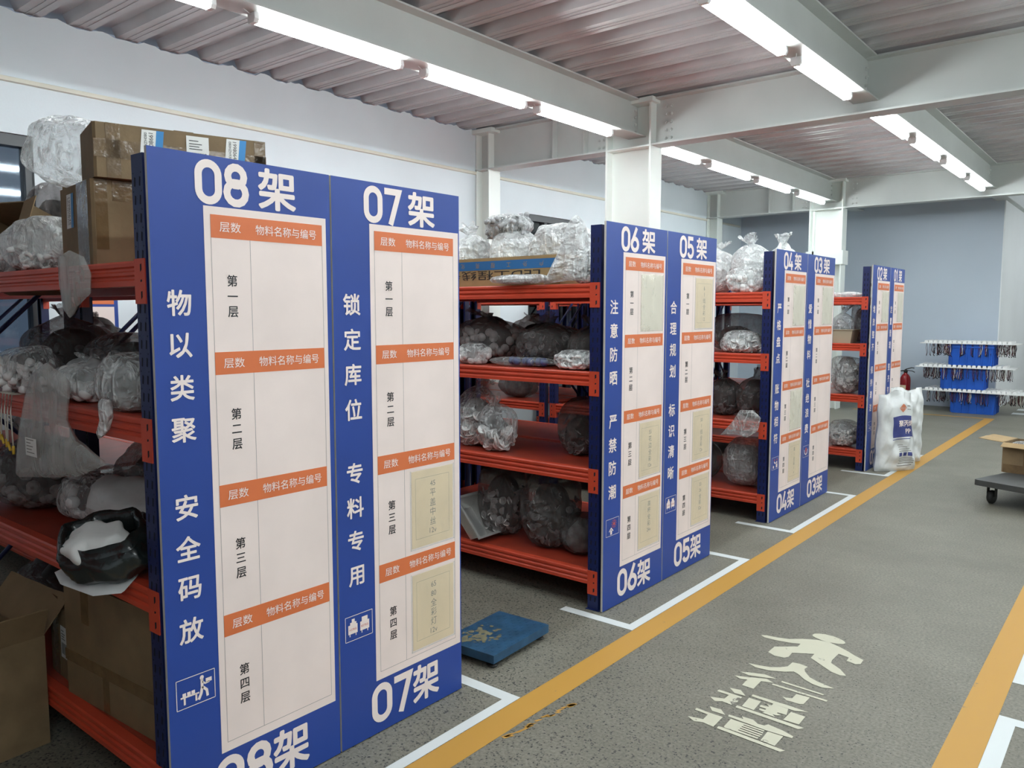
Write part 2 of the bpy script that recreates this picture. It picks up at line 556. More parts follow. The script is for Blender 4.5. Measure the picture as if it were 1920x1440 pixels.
def ribbon(mb, pts, w, closed, fn, mat=0, eps=0.0):
    n = len(pts)
    L, Rr = [], []
    for i in range(n):
        p = np.array(pts[i])
        a = np.array(pts[i - 1] if (closed or i > 0) else pts[i])
        b = np.array(pts[(i + 1) % n] if (closed or i < n - 1) else pts[i])
        d1, d2 = p - a, b - p
        if np.hypot(*d1) < 1e-9: d1 = d2
        if np.hypot(*d2) < 1e-9: d2 = d1
        d1, d2 = d1 / np.hypot(*d1), d2 / np.hypot(*d2)
        n1, n2 = np.array((-d1[1], d1[0])), np.array((-d2[1], d2[0]))
        m = n1 + n2
        m = m / max(1e-6, np.hypot(*m))
        k = 1 / max(0.45, m @ n1)
        L.append(p + m * k * w / 2)
        Rr.append(p - m * k * w / 2)
    v = [fn(*p) for p in L] + [fn(*p) for p in Rr]
    f = [(i, n + i, n + (i + 1) % n, (i + 1) % n) for i in range(n if closed else n - 1)]
    mb.add(v, f, mat)

def digits(mb, s, fn, x, y, h, mat=0, step=0.70):
    for i, c in enumerate(s):
        for j, (pts, cl) in enumerate(DIG[c]):
            up = surf_normal(fn, x, y) * (.00012 * j)
            ribbon(mb, [(x + (p + i * step) * h, y + q * h) for p, q in pts], 0.178 * h, cl, lambda p, q: tuple(Vector(fn(p, q)) + up), mat)

def poly2(mb, pts, fn, mat=0):
    """flat polygon (may be concave): filled by ear clipping"""
    from mathutils.geometry import tessellate_polygon
    tri = tessellate_polygon([[Vector((p, q, 0)) for p, q in pts]])
    mb.add([fn(p, q) for p, q in pts], [tuple(t) for t in tri], mat)

# ================================================================== SETTING
YB, YF, XW, XR = -4.0, 20.0, -4.12, 6.5       # back, far end, window wall, right wall
ZD = 3.63                                      # underside of the deck

struct('floor', MB().box((XW - .2, YB, -0.2), (XR, YF, 0)), 'floor', 'grey speckled concrete floor of the storeroom')

# corrugated ceiling deck: ribs run across the beams
prof = []
pitch = 0.345
y = YB
while y < YF:
    prof += [(y, 0.0), (y + .165, 0.0), (y + .195, .065), (y + .315, .065)]
    y += pitch
mb = MB()
pts = [[(x, p, ZD + q) for p, q in prof] for x in (XW - .02, XR)]
poly_grid(mb, len(prof), 2, pts, 0, False)
# shallow stiffening grooves on the flat pans
for i in range(0, len(prof), 4):
    p = prof[i][0]
    mb.box((XW, p + .06, ZD - .004), (XR, p + .066, ZD + .001))
    mb.box((XW, p + .105, ZD - .004), (XR, p + .111, ZD + .001))
struct('ceiling', mb, 'deck', 'corrugated metal ceiling deck')
struct('ceiling_slab', MB().box((XW - .2, YB, ZD + .075), (XR, YF, ZD + .2)), 'deck')

# window wall, its top edge ragged against the deck
random.seed(3)
wins = [(-0.75, 1.24), (6.94, 8.09)]
WZ0, WZ1 = 1.15, 2.79
mb = MB()
edges = [YB]
for a, b in wins: edges += [a, b]
edges.append(13.5)
for i in range(len(edges) - 1):
    a, b = edges[i], edges[i + 1]
    if (a, b) in wins:
        mb.box((XW - .2, a, 0), (XW, b, WZ0))
        mb.box((XW - .2, a, WZ1), (XW, b, 3.3))
    else:
        mb.box((XW - .2, a, 0), (XW, b, 3.3))
top = []
yy = YB
while yy < 13.5:
    ph = ((yy - YB) % pitch) / pitch
    top.append((yy, 3.625 + (0.028 if .5 < ph < .95 else 0.0) * random.uniform(.4, 1) - random.uniform(0, .012)))
    yy += 0.045
pl = [(YB, 3.3)] + [(13.5, 3.3)] + [(13.5, 3.63)] + top[::-1]
v = []
for a, b in zip(top[:-1], top[1:]):
    v.append([(XW, a[0], 3.3), (XW, b[0], 3.3), (XW, b[0], b[1]), (XW, a[0], a[1])])
for q in v:
    mb.add(q + [(XW - .2, p[1], p[2]) for p in q], [(0, 1, 2, 3), (3, 2, 6, 7)], 0)
struct('wall_left', mb, 'wall', 'pale grey window wall')
struct('trim_1', MB().prism([(0, 3.135), (.022, 3.14), (.022, 3.168), (0, 3.175)], lambda p, q, t: (XW + p, t, q), YB, 13.4), 'trim', 'cream trunking along the window wall')
for k, (a, b) in enumerate(wins):
    mb = MB()
    fw = .05
    mb.box((XW - .12, a, WZ1 - fw - .03), (XW - .02, b, WZ1)).box((XW - .12, a, WZ0), (XW - .02, b, WZ0 + fw))
    mb.box((XW - .12, a, WZ0 + fw), (XW - .02, a + fw, WZ1 - fw)).box((XW - .12, b - fw, WZ0 + fw), (XW - .02, b, WZ1 - fw))
    for q in (.36, .68):
        yq = a + (b - a) * q
        mb.box((XW - .11, yq - .03, WZ0 + fw), (XW - .03, yq + .03, WZ1 - fw))
    w = struct('window_%d' % (k + 1), mb, 'frame', 'dark framed window in the pale wall')
    MB().box((XW - .085, a + fw, WZ0 + fw), (XW - .075, b - fw, WZ1 - fw)).build('glass_pane', 'glass', w)
struct('wall_back', MB().box((XW - .2, YB - .2, 0), (XR, YB, 3.9)), 'wall')
struct('wall_right', MB().box((XR, YB, 0), (XR + .2, YF, 3.9)), 'white_wall')
mb = MB().box((XW - .2, 13.5, 0), (.165, 14.2, 3.63), 0)
struct('wall_far', mb, 'far_wall', 'blue grey end wall behind the racks')
struct('wall_passage', MB().box((.165, 13.5, 0), (.18, YF, 3.63)), 'white_wall', 'white side wall of the passage beyond the blue grey end wall')
struct('wall_end', MB().box((XW, YF, 0), (XR, YF + .2, 3.9)), 'white_wall')

def hsec(b, h, tf, tw):
    """H profile centred on x, from 0 up to h"""
    return [(-b / 2, 0), (b / 2, 0), (b / 2, tf), (tw / 2, tf), (tw / 2, h - tf), (b / 2, h - tf), (b / 2, h), (-b / 2, h), (-b / 2, h - tf), (-tw / 2, h - tf), (-tw / 2, tf), (-b / 2, tf)]

GY = [-0.32, 6.04, 12.1]
XB = [-2.02, .15, 2.28, 4.42]
k = 1
for gy in GY:
    mb = MB().prism(hsec(.2, .45, .015, .012), lambda p, q, t: (t, gy + p, 3.178 + q), XW if gy > 0 else XW, XR)
    # bolted splice plates at the column and at the wall stub
    for bx in (-1.70, -2.42, .25):
        for r in range(5):
            for c in range(2):
                mtx = Matrix.Translation((bx + .055 * c * (1 if bx > -2 else -1), gy - .006, 3.245 + r * .075)) @ Matrix.Rotation(R(90), 4, 'X')
                if abs(bx) < 1: continue
                mb.lathe([(.016, 0), (.016, .012), (.009, .014), (.009, .024)], 6, 0, mtx, False)
    mb.box((-3.02, gy - .09, 3.193), (-3.012, gy, 3.61)).box((-2.62, gy - .09, 3.193), (-2.612, gy, 3.61))
    struct('girder_%d' % k, mb, 'steel', ('white steel girder across the room beside the %s column' % ('nearer' if k == 2 else 'farther')) if k > 1 else None)
    k += 1
for i, bx in enumerate(XB):
    for j in range(len(GY)):
        a = GY[j] + .012
        b = GY[j + 1] - .012 if j < 2 else 13.5
        if j == 2 and bx > .1: b = 19.9
        mb = MB().prism(hsec(.2, .345, .013, .01), lambda p, q, t: (bx + p, t, 3.283 + q), a, b)
        for r in range(4):
            for e in (a + .05, b - .06):
                mb.lathe([(.014, 0), (.014, .012), (.008, .013), (.008, .022)], 6, 0, Matrix.Translation((bx + .006, e, 3.33 + r * .07)) @ Matrix.Rotation(R(90), 4, 'Y'), False)
        struct('ceiling_beam_%d' % (i * 3 + j + 1), mb, 'steel')
for k, gy in enumerate(GY[1:]):
    mb = MB()
    cx = -2.07
    H = lambda p, q, t: (cx - .26 + q, gy + p, t)
    mb.prism(hsec(.22, .52, .02, .014), H, 0, 3.60)
    mb.box((cx - .245, gy - .11, 3.17), (cx + .245, gy - .007, 3.185))
    mb.box((cx - .28, gy - .16, 3.585), (cx + .30, gy + .16, 3.63))
    if k == 1:
        mb.box((cx - .29, gy - .135, 2.30), (cx + .29, gy + .135, 2.52)).box((cx - .19, gy - .135, 0), (cx - .165, gy - .11, 3.15))
    struct('column_%d' % (k + 1), mb, 'column', 'white steel column behind the %s board' % ('06' if k == 0 else '03'))
    mb = MB()
    mb.prism(hsec(.2, .2, .014, .01), lambda p, q, t: (XW + .01 + q, gy + p, t), 0, 3.60)
    mb.box((XW + .005, gy - .16, 3.585), (XW + .30, gy + .16, 3.63))
    struct('wall_column_%d' % (k + 1), mb, 'column')

# ------------------------------------------------------------------ floor markings
def strip(name, x0, y0, x1, y1, mat, z, label):
    o = MB().add([(x0, y0, z), (x1, y0, z), (x1, y1, z), (x0, y1, z)], [(0, 1, 2, 3)]).build(name, mat)
    o['kind'] = 'structure'
    o['label'] = label
    return o
strip('floor_marking_yellow', .238, -3.5, .36, 12.24, 'yellow', .0012, 'long yellow floor line beside the racks')
strip('floor_marking_yellow', -1.6, 12.16, .239, 12.24, 'yellow', .0012, 'thin yellow floor line across in front of the blue crates')
strip('floor_marking_yellow', 1.632, -3.5, 1.754, 12.2, 'yellow', .0012, 'yellow floor line along the right side of the walkway')
for (a, b, xa, xb) in ((-1.2, 1.30, -.25, -.25), (2.235, 3.615, -.2, -.05), (4.44, 5.87, -.2, -.05), (6.93, 8.32, -.2, -.05)):
    mb = MB()
    z = .0016
    def q(x0, y0, x1, y1):
        mb.add([(x0, y0, z), (x1, y0, z), (x1, y1, z), (x0, y1, z)], [(0, 1, 2, 3)])
    q(.188, a - .03, .236, b + .03)
    q(xa, a - .03, .188, a + .028)
    q(xb, b - .028, .188, b + .03)
    o = mb.build('floor_marking_white', 'floor_white')
    o['kind'] = 'structure'
    o['label'] = 'white taped floor outline around a pair of racks'
for (a, b) in ((-1.0, 2.36), (2.77, 6.0)):
    mb = MB()
    z = .0016
    def q(x0, y0, x1, y1):
        mb.add([(x0, y0, z), (x1, y0, z), (x1, y1, z), (x0, y1, z)], [(0, 1, 2, 3)])
    q(1.755, a - .03, 1.815, b + .03)
    q(1.815, b - .03, 3.2, b + .03)
    q(1.815, a - .03, 3.2, a + .03)
    o = mb.build('floor_marking_white', 'floor_white')
    o['kind'] = 'structure'
    o['label'] = 'white taped floor outline right of the walkway'
mb = MB()
for yy in (13.02, 13.62, 14.22, 14.82):
    mb.add([(.46, yy, .0014), (2.4, yy, .0014), (2.4, yy + .24, .0014), (.46, yy + .24, .0014)], [(0, 1, 2, 3)])
o = mb.build('floor_marking_crossing', 'floor_white')
o['kind'] = 'structure'
o['label'] = 'white crossing bars on the floor near the far wall'
STENCIL = {
 'head':[(0.937,2.706),(0.940,2.726),(0.956,2.742),(0.984,2.753),(1.020,2.753),(1.054,2.743),(1.079,2.726),(1.090,2.708),(1.085,2.691),(1.064,2.677),(1.031,2.669),(0.995,2.670),(0.963,2.681),(0.945,2.692)],
 'body':[(0.746,2.548),(0.768,2.562),(0.819,2.570),(0.867,2.587),(0.919,2.631),(0.972,2.661),(1.025,2.671),(1.084,2.645),(1.131,2.618),(1.162,2.595),(1.208,2.569),(1.210,2.519),(1.193,2.503),(1.152,2.513),(1.150,2.555),(1.102,2.567),(1.101,2.540),(1.100,2.480),(1.105,2.448),(1.155,2.411),(1.195,2.361),(1.174,2.348),(1.133,2.359),(1.084,2.395),(1.018,2.443),(1.017,2.495),(0.963,2.462),(0.934,2.443),(0.937,2.392),(0.926,2.370),(0.883,2.363),(0.846,2.383),(0.846,2.458),(0.930,2.528),(0.929,2.567),(0.896,2.550),(0.833,2.534),(0.769,2.532)],
 'ren':[(0.822,2.215),(0.867,2.223),(0.911,2.236),(0.946,2.262),(0.969,2.292),(0.971,2.345),(1.001,2.352),(1.039,2.343),(1.035,2.314),(1.046,2.288),(1.080,2.248),(1.120,2.228),(1.194,2.209),(1.152,2.185),(1.108,2.193),(1.069,2.213),(1.035,2.244),(1.008,2.259),(0.977,2.231),(0.920,2.201),(0.863,2.194)],
 'xing1':[(0.830,2.112),(0.860,2.129),(0.924,2.154),(0.976,2.144),(0.939,2.127),(0.871,2.102)],
 'xing2':[(0.823,2.062),(0.862,2.077),(0.923,2.107),(0.943,2.117),(0.980,2.101),(0.954,2.090),(0.933,2.082),(0.935,1.996),(0.885,1.998),(0.882,2.058),(0.854,2.048)],
 'xing3':[(1.001,2.140),(1.177,2.132),(1.176,2.121),(1.002,2.126)],
 'xing4':[(0.979,2.093),(1.204,2.089),(1.204,2.075),(0.981,2.079)],
 'xing5':[(1.052,2.007),(1.065,2.006),(1.088,2.016),(1.089,2.064),(1.141,2.068),(1.140,1.997),(1.129,1.988),(1.077,1.985)],
 'tong1':[(0.856,1.943),(0.899,1.953),(0.935,1.917),(0.890,1.912)],
 'tong2':[(0.827,1.900),(0.890,1.900),(0.928,1.899),(0.930,1.810),(0.880,1.816),(0.857,1.798),(0.827,1.820),(0.878,1.842),(0.879,1.881),(0.828,1.882)],
 'tong3':[(0.952,1.948),(1.099,1.949),(1.177,1.945),(1.131,1.922),(1.041,1.925),(0.954,1.931)],
 'tong4':[(0.952,1.911),(1.001,1.912),(1.006,1.827),(0.957,1.828)],
 'tong5':[(1.009,1.916),(1.018,1.905),(1.046,1.908),(1.046,1.925),(1.107,1.921),(1.119,1.870),(1.085,1.868),(1.085,1.860),(1.103,1.855),(1.090,1.842),(1.075,1.842),(1.090,1.827),(1.040,1.828),(1.045,1.840),(1.021,1.840),(1.018,1.855),(1.04,1.858),(1.04,1.868),(1.012,1.868),(1.012,1.885),(1.04,1.888),(1.04,1.895)],
 'tong6':[(1.124,1.905),(1.180,1.903),(1.181,1.829),(1.122,1.827)],
 'tong7':[(0.940,1.822),(1.206,1.816),(1.191,1.794),(0.941,1.803)],
 'dao1':[(0.860,1.746),(0.905,1.751),(0.936,1.721),(0.882,1.719)],
 'dao2':[(0.825,1.702),(0.882,1.699),(0.935,1.700),(0.938,1.610),(0.894,1.616),(0.863,1.602),(0.827,1.622),(0.884,1.638),(0.882,1.682),(0.826,1.685)],
 'dao3':[(0.946,1.733),(1.002,1.736),(0.990,1.752),(1.033,1.755),(1.059,1.736),(1.083,1.740),(1.091,1.757),(1.150,1.748),(1.195,1.732),(1.196,1.716),(1.103,1.710),(0.948,1.718)],
 'dao4':[(0.965,1.707),(1.096,1.706),(1.098,1.697),(1.02,1.697),(1.02,1.691),(1.099,1.690),(1.100,1.681),(1.02,1.682),(1.02,1.676),(1.102,1.674),(1.102,1.665),(1.02,1.666),(1.02,1.660),(1.101,1.659),(1.100,1.650),(1.02,1.651),(1.02,1.645),(1.100,1.643),(1.099,1.632),(1.033,1.632),(0.968,1.631)],
 'dao5':[(1.109,1.706),(1.166,1.709),(1.166,1.626),(1.112,1.628)],
 'dao6':[(0.951,1.629),(1.206,1.619),(1.195,1.600),(0.952,1.609)],
}
mb = MB()
for p in STENCIL.values():
    poly2(mb, p, lambda a, b: (a, b, .0018))
o = mb.build('floor_marking_stencil', 'stencil')
o['kind'] = 'structure'
o['label'] = 'cream stencilled walking figure and four characters on the walkway floor'
mb = MB()
random.seed(5)
for k in range(26):
    t = random.random()
    x, y = .37 + .05 * t + random.uniform(-.008, .008), 1.05 + .36 * t
    poly2(mb, [(x, y), (x + .012, y + .004), (x + .02, y + random.uniform(.02, .05)), (x + .006, y + .02)], lambda a, b: (a, b, .001))
o = mb.build('floor_marking_scuff', 'yellow')
o['kind'] = 'structure'
o['label'] = 'yellow paint scuff beside the long yellow line'

# ================================================================== CEILING LAMPS
def lamp_proto():
    t = thing('ceiling_lamp', '', 'lamp')
    L = 1.17
    MB().prism([(-.034, 0), (.034, 0), (.03, -.022), (-.03, -.022)], lambda p, q, s: (p, s, q), -L / 2 + .001, L / 2 - .001).build('housing', 'lamp_body', t)
    MB().prism([(-.031, -.0225), (-.036, -.036), (-.024, -.054), (.024, -.054), (.036, -.036), (.031, -.0225)], lambda p, q, s: (p, s, q), -L / 2 + .03, L / 2 - .03).build('diffuser', 'lamp', t)
    for s in (-1, 1):
        a, b = sorted((s * (L / 2 - .03), s * L / 2))
        MB().prism([(-.034, -.0005), (.034, -.0005), (.038, -.036), (.026, -.057), (-.026, -.057), (-.038, -.036)], lambda p, q, w: (p, w, q), a, b).build('end_cap', 'lamp_body', t)
    c = MB().tube([(.03, -L / 2 - .07, -.003), (.02, -L / 2 - .04, -.008), (0, -L / 2, -.012)], .0025, 5)
    c.build('cable', 'lamp_body', t)
    return t
LP = lamp_proto()
rows = [(XB[0] - .025, [.85, 2.26, 3.645, 4.98, 6.86, 8.28, 9.69, 11.18]),
        (XB[1] - .03, [.85, 2.25, 3.65, 5.06, 6.90, 8.32, 9.78, 11.2, 14.5, 16.5]),
        (XB[2] - .03, [-1.5, .55, 1.95, 3.33, 4.72, 6.86, 8.28, 9.69, 11.18, 14.5, 16.5, 18.5]),  # this row and the next are out of view, added to light the boards
        (XB[3] - .03, [-2.9, -1.5, .55, 1.95, 3.33, 4.72, 6.86, 8.28, 9.69, 11.18, 14.5])]
ordn = ['first', 'second', 'third', 'fourth', 'fifth', 'sixth', 'seventh', 'eighth', 'ninth', 'tenth', 'eleventh', 'twelfth', 'thirteenth']
first = True
for r, (lx, ys) in enumerate(rows):
    for i, ly in enumerate(ys):
        o = LP if first else copy_tree(LP)
        first = False
        o.location = (lx, ly, 3.2825)
        o['group'] = 'lit strip lamps under the ceiling beams'
        near = 'before' if ly < 6 else 'beyond'
        o['label'] = '%s lit strip lamp of the row under the %s ceiling beam' % (ordn[i], ['window side', 'middle', 'unseen right hand', 'unseen far right'][r])
# clearer labels for the lamps in view
LAMPLAB = {(0, 0): 'lit strip lamp cut off by the top left picture edge', (0, 1): 'longest looking lit strip lamp at upper left, above the 08 board',
           (0, 2): 'lit strip lamp above the 07 board, middle one before the nearer column', (0, 3): 'lit strip lamp ending right at the nearer column',
           (0, 4): 'lit strip lamp starting just right of the nearer column', (0, 5): 'second lit strip lamp right of the nearer column on the window side beam',
           (0, 6): 'third lit strip lamp right of the nearer column on the window side beam', (0, 7): 'last lit strip lamp before the farther column',
           (1, 2): 'bright lit strip lamp at the top right picture edge', (1, 3): 'lit strip lamp ending at the girder in the upper right',
           (1, 4): 'first lit strip lamp beyond the girder in the upper right row', (1, 5): 'second lit strip lamp beyond the girder in the upper right row',
           (1, 6): 'third lit strip lamp beyond the girder in the upper right row', (1, 7): 'last lit strip lamp of the upper right row by the far girder'}
allL = [o for o in SC.objects if o.name.startswith('ceiling_lamp') and o.type == 'EMPTY']
idx = 0
for r, (lx, ys) in enumerate(rows):
    for i, ly in enumerate(ys):
        for o in allL:
            if abs(o.location.x - lx) < 1e-4 and abs(o.location.y - ly) < 1e-4 and (r, i) in LAMPLAB:
                o['label'] = LAMPLAB[(r, i)]

# ================================================================== RACKS
SH = [1.695, 1.245, .742, .205]              # tops of the four shelves
def upright_mesh():
    mb = MB()
    h = 1.985
    mb.box((-.032, 0, 0), (.032, .003, h)).box((-.032, .003, 0), (-.029, .05, h)).box((.029, .003, 0), (.032, .05, h))
    mb.box((-.032, .047, 0), (-.018, .05, h)).box((.018, .047, 0), (.032, .05, h)).box((-.04, -.005, 0), (.04, .055, .004))
    for i in range(38):
        z = .06 + i * .05
        for sx in (-1, 1):
            x = sx * .014
            poly2(mb, [(x - .0045, z - .012), (x + .003 , z - .014), (x + .0055, z + .010), (x - .002, z + .013)], lambda a, b: (a, -.0006, b), 1)
            poly2(mb, [(x * 1.6 - .002, z + .021), (x * 1.6 + .002, z + .021), (x * 1.6 + .002, z + .025), (x * 1.6 - .002, z + .025)], lambda a, b: (a, -.0006, b), 1)
    return mb.mesh('upright', ['post', 'slot'])
def beam_mesh(L):
    pr = [(0, 0), (.036, 0), (.036, .072), (.004, .072), (0, .066), (0, .056), (.006, .051), (.006, .045), (0, .04), (0, .032), (.006, .027), (.006, .021), (0, .016)]
    return MB().prism(pr, lambda p, q, t: (t, p, q - .072), -L + .03, -.03).mesh('beam', 'beam')
def bracket_mesh(s):
    mb = MB()
    x0, x1 = (-.062, -.006) if s > 0 else (.006, .062)
    mb.box((x0, -.0045, -.122), (x1, -.001, .004), 0)
    e = x0 if s > 0 else x1
    mb.box((min(e, e + .0035 * -s), -.0045, -.122), (max(e, e + .0035 * -s), .034, .004), 0)
    cx = (x0 + x1) / 2 + .008 * s
    for z, hh in ((-.022, .012), (-.058, .004), (-.098, .012)):
        w = .0045
        poly2(mb, [(cx - w, z - hh), (cx + w, z - hh * .4), (cx + w, z + hh), (cx - w, z + hh * .8)], lambda a, b: (a, -.005, b), 1)
    return mb.mesh('bracket', ['beam', 'slot'])
UP, BM, BR, BLm = upright_mesh(), beam_mesh(2.0), bracket_mesh(1), bracket_mesh(-1)
def make_rack(name, D, label, group):
    """origin at the aisle end of its near edge; runs to -x and +y"""
    t = thing(name, label, 'rack', (0, 0, 0), 0, group)
    xs = (-.048, -2.0 + .036)
    for x in xs:
        link('upright', UP, t, (x, .004, 0))
        o = link('upright', UP, t, (x, D - .004, 0), R(180))
    for z in SH:
        for back in (0, 1):
            b = link('beam', BM, t, (0, .005, z) if not back else (-2.0, D - .005, z), R(180) * back)
            link('bracket', BR, b, (-.015 if not back else -.005, 0, 0))
            link('bracket', BLm, b, (-2.0 + .005 if not back else -2.0 + .015, 0, 0))
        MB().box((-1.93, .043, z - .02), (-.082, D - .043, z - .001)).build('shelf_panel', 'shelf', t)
    for x in xs:
        mb = MB()
        for a, b in ((.25, .75), (.75, 1.25), (1.25, 1.75)):
            s = 1 if a in (.25, 1.25) else -1
            y0, y1 = (.05, D - .05) if s > 0 else (D - .05, .05)
            mb.tube([(x, y0, a), (x, y1, b)], .011, 6)
        mb.box((x - .012, .05, 1.80), (x + .012, D - .05, 1.83)).box((x - .012, .05, .12), (x + .012, D - .05, .15))
        mb.build('brace', 'post', t)
    return t

YR = {8: (0, .613), 7: (.617, 1.238), 6: (2.304, 2.933), 5: (2.938, 3.566), 4: (4.551, 5.200), 3: (5.205, 5.87), 2: (7.013, 7.640), 1: (7.645, 8.214)}
BX = -.014
side = {8: 'nearest', 7: 'back to back with the nearest', 6: 'facing the blue platform scale', 5: 'behind the 05 board', 4: 'behind the 04 board', 3: 'behind the 03 board', 2: 'behind the sacks', 1: 'farthest'}
RACKP = {}
for n in (8, 7, 6, 5, 4, 3, 2, 1):
    a, b = YR[n]
    D = b - a
    o = make_rack('storage_rack', D, 'red and navy storage rack at the aisle behind the 0%d board' % n, 'racks standing at the walkway')
    o.location = (BX, a, 0)
    if n != 8:
        o2 = copy_tree(o)
        o2['label'] = 'red and navy storage rack by the window wall, in line with the 0%d board' % n
        o2['group'] = 'racks standing by the window wall'
        o2.location = (BX - 2.03, a, 0)

# unseen pair of racks, added on the camera's side to shade the nearest aisle
for yy in (-1.70, -2.34):
    o = copy_tree(o)
    o['label'] = 'unseen red and navy storage rack added behind the viewpoint to shade the first aisle'
    o['group'] = 'unseen racks added for shade'
    o.location = (BX, yy, 0)

# ================================================================== SIGN BOARDS
HDRV = None
def header_mesh(w):
    mb = MB()
    fn = lambda p, q: (.0022, p, q)
    put_text(mb, '层数', fn, .247 * w, 0, .070 * w, .030, bold=.004)
    put_text(mb, '物料名称与编号', fn, .446 * w, 0, .226 * w, .030, bold=.004)
    return mb.mesh('header_lettering', 'letter')
ROWZ = [(1.833, 1.432), (1.432, 1.033), (1.033, .632), (.632, .232)]
def sleeve(root, w, r, kind, text=None, tilt=0):
    zt = ROWZ[r][0] - .067
    zb = ROWZ[r][1]
    y0, y1 = .342 * w / .62, .577 * w / .62
    z1, z0 = zt - .012, zb + .016
    mb = MB()
    # clear pocket: a thin curved skin with a welded rim
    n, mrow = 9, 9
    P = []
    random.seed(r * 7 + int(w * 1000))
    for j in range(mrow):
        row = []
        for i in range(n):
            e = min(i, n - 1 - i, j, mrow - 1 - j)
            bul = .0055 if e > 0 else .0028
            row.append((bul + (random.uniform(0, .004) if (kind == 'gloss' and e > 0) else 0), y0 + (y1 - y0) * i / (n - 1), z0 + (z1 - z0) * j / (mrow - 1)))
        P.append(row)
    poly_grid(mb, n, mrow, P)
    mb.box((.0012, y0 - .002, z0 - .002), (.0030, y1 + .002, z0 + .002)).box((.0012, y0 - .002, z0), (.0030, y0 + .002, z1)).box((.0012, y1 - .002, z0), (.0030, y1 + .002, z1))
    s = mb.build('document_sleeve', {'gloss': 'film_sleeve_gloss', 'blank': 'film_sleeve_gloss'}.get(kind, 'film_sleeve'), root)
    c = MB()
    c.box((.0013, y0 + .006, z0 + .006), (.0021, y1 - .006, z1 - .004))
    card = c.build('card', {'paper': 'paper', 'gloss': 'paper_white', 'blank': 'paper_white'}[kind], s)
    if text:
        l = MB()
        fn = lambda p, q: (.0024, p, q)
        a0, a1, b0, b1 = y0 + .026, y1 - .028, z0 + .038, z1 - .034
        if len(text) > 0:
            for (p0, q0, p1, q1) in ((a0, b0, a1, b0), (a1, b0, a1, b1), (a1, b1, a0, b1), (a0, b1, a0, b0)):
                ribbon(l, [(p0, q0), (p1, q1)], .0009, False, fn)
        zc = z1 - .062
        for ch in text:
            put_text(l, ch, fn, (y0 + y1) / 2, zc, em=.034 if len(ch) == 1 else .030)
            zc -= .037
        l.build('lettering', 'grey_ink', s)
    return s

def pictogram(mb, n, w):
    fn = lambda p, q: (.0016, p * w / .62, q)
    a, b, c, d = .025, .147, .393, .482
    for l in ([(a, c), (b, c)], [(b, c), (b, d)], [(b, d), (a, d)], [(a, d), (a, c)]):
        ribbon(mb, l, .0022, False, fn)
    g = lambda p, q: (a + (b - a) * p, c + (d - c) * q)
    PL = lambda pts, m=0: poly2(mb, [g(*p) for p in pts], fn, m)
    RB = lambda pts, wd, m=0: ribbon(mb, [g(*p) for p in pts], wd, False, fn, m)
    if n == 8:
        RB([(.10, .38), (.58, .36)], .005)
        RB([(.20, .36), (.20, .12)], .006)
        RB([(.50, .36), (.50, .12)], .006)
        for x in (.15, .27, .38):
            PL([(x, .40), (x + .09, .40), (x + .09, .52), (x, .52)])
        PL([g2 for g2 in [(.66 + .055 * math.cos(t * .6), .84 + .08 * math.sin(t * .6)) for t in range(10)]])
        RB([(.66, .78), (.66, .5), (.63, .3), (.56, .12)], .009)
        RB([(.67, .52), (.78, .36), (.80, .14)], .008)
        RB([(.67, .70), (.74, .60), (.86, .62)], .005)
        PL([(.76, .62), (.92, .62), (.92, .76), (.76, .76)])
    elif n in (7, 5):
        for (x0, st) in ((.10, [(.0, .34, .0, .37), (.07, .30, .37, .47), (.13, .24, .47, .60)]), (.54, [(.0, .34, .0, .37), (.06, .28, .37, .55)])):
            for (p0, p1, q0, q1) in st:
                PL([(x0 + p0, .28 + q0), (x0 + p1, .28 + q0), (x0 + p1, .28 + q1), (x0 + p0, .28 + q1)])
            RB([(x0 + .06, .28), (x0 + .06, .18)], .0035)
            RB([(x0 + .28, .28), (x0 + .28, .18)], .0035)
        fr = lambda p, q: (.0019, p * w / .62, q)
        put_text(mb, 'A区物品', fr, *g(.27, .46), width=.033, mat=1)
        put_text(mb, 'B区物品', fr, *g(.71, .46), width=.033, mat=1)
    elif n == 6:
        cx, cy = .62, .66
        PL([(cx + .07 * math.cos(t * .63), cy + .095 * math.sin(t * .63)) for t in range(10)], 1)
        for k in range(12):
            t = k * math.pi / 6
            RB([(cx + .1 * math.cos(t), cy + .14 * math.sin(t)), (cx + .2 * math.cos(t), cy + .27 * math.sin(t))], .003, 1)
        RB([(.24, .25), (.40, .44), (.56, .25)], .006)
        PL([(.33, .06), (.47, .06), (.47, .28), (.40, .34), (.33, .28)])
    elif n == 4:
        PL([(.62, .10), (.86, .10), (.86, .42), (.62, .42)])
        PL([(.66, .46), (.82, .46), (.82, .62), (.66, .62)])
        PL([(.36 + .07 * math.cos(t * .63), .78 + .09 * math.sin(t * .63)) for t in range(10)], 1)
        PL([(.70, .68), (.80, .68), (.80, .86), (.70, .86)], 1)
        RB([(.34, .66), (.42, .52), (.60, .50)], .010)
        PL([(.16, .16), (.22, .10), (.34, .10), (.34, .30), (.2, .34)])
    elif n == 3:
        RB([(.50, .18), (.30, .34), (.20, .66)], .010)
        RB([(.52, .18), (.72, .34), (.82, .66)], .010)
        PL([(.51, .30), (.62, .58), (.58, .80), (.50, .84), (.42, .78), (.40, .58)], 1)
    elif n in (2, 1):
        RB([(.2, .75), (.55, .35)], .005)
        PL([(.50, .40), (.62, .30), (.84, .14), (.60, .12), (.44, .28)])
        PL([(.30 + .06 * math.cos(t * .63), .3 + .08 * math.sin(t * .63)) for t in range(10)])
        PL([(.62, .44), (.86, .44), (.86, .30), (.70, .34)])

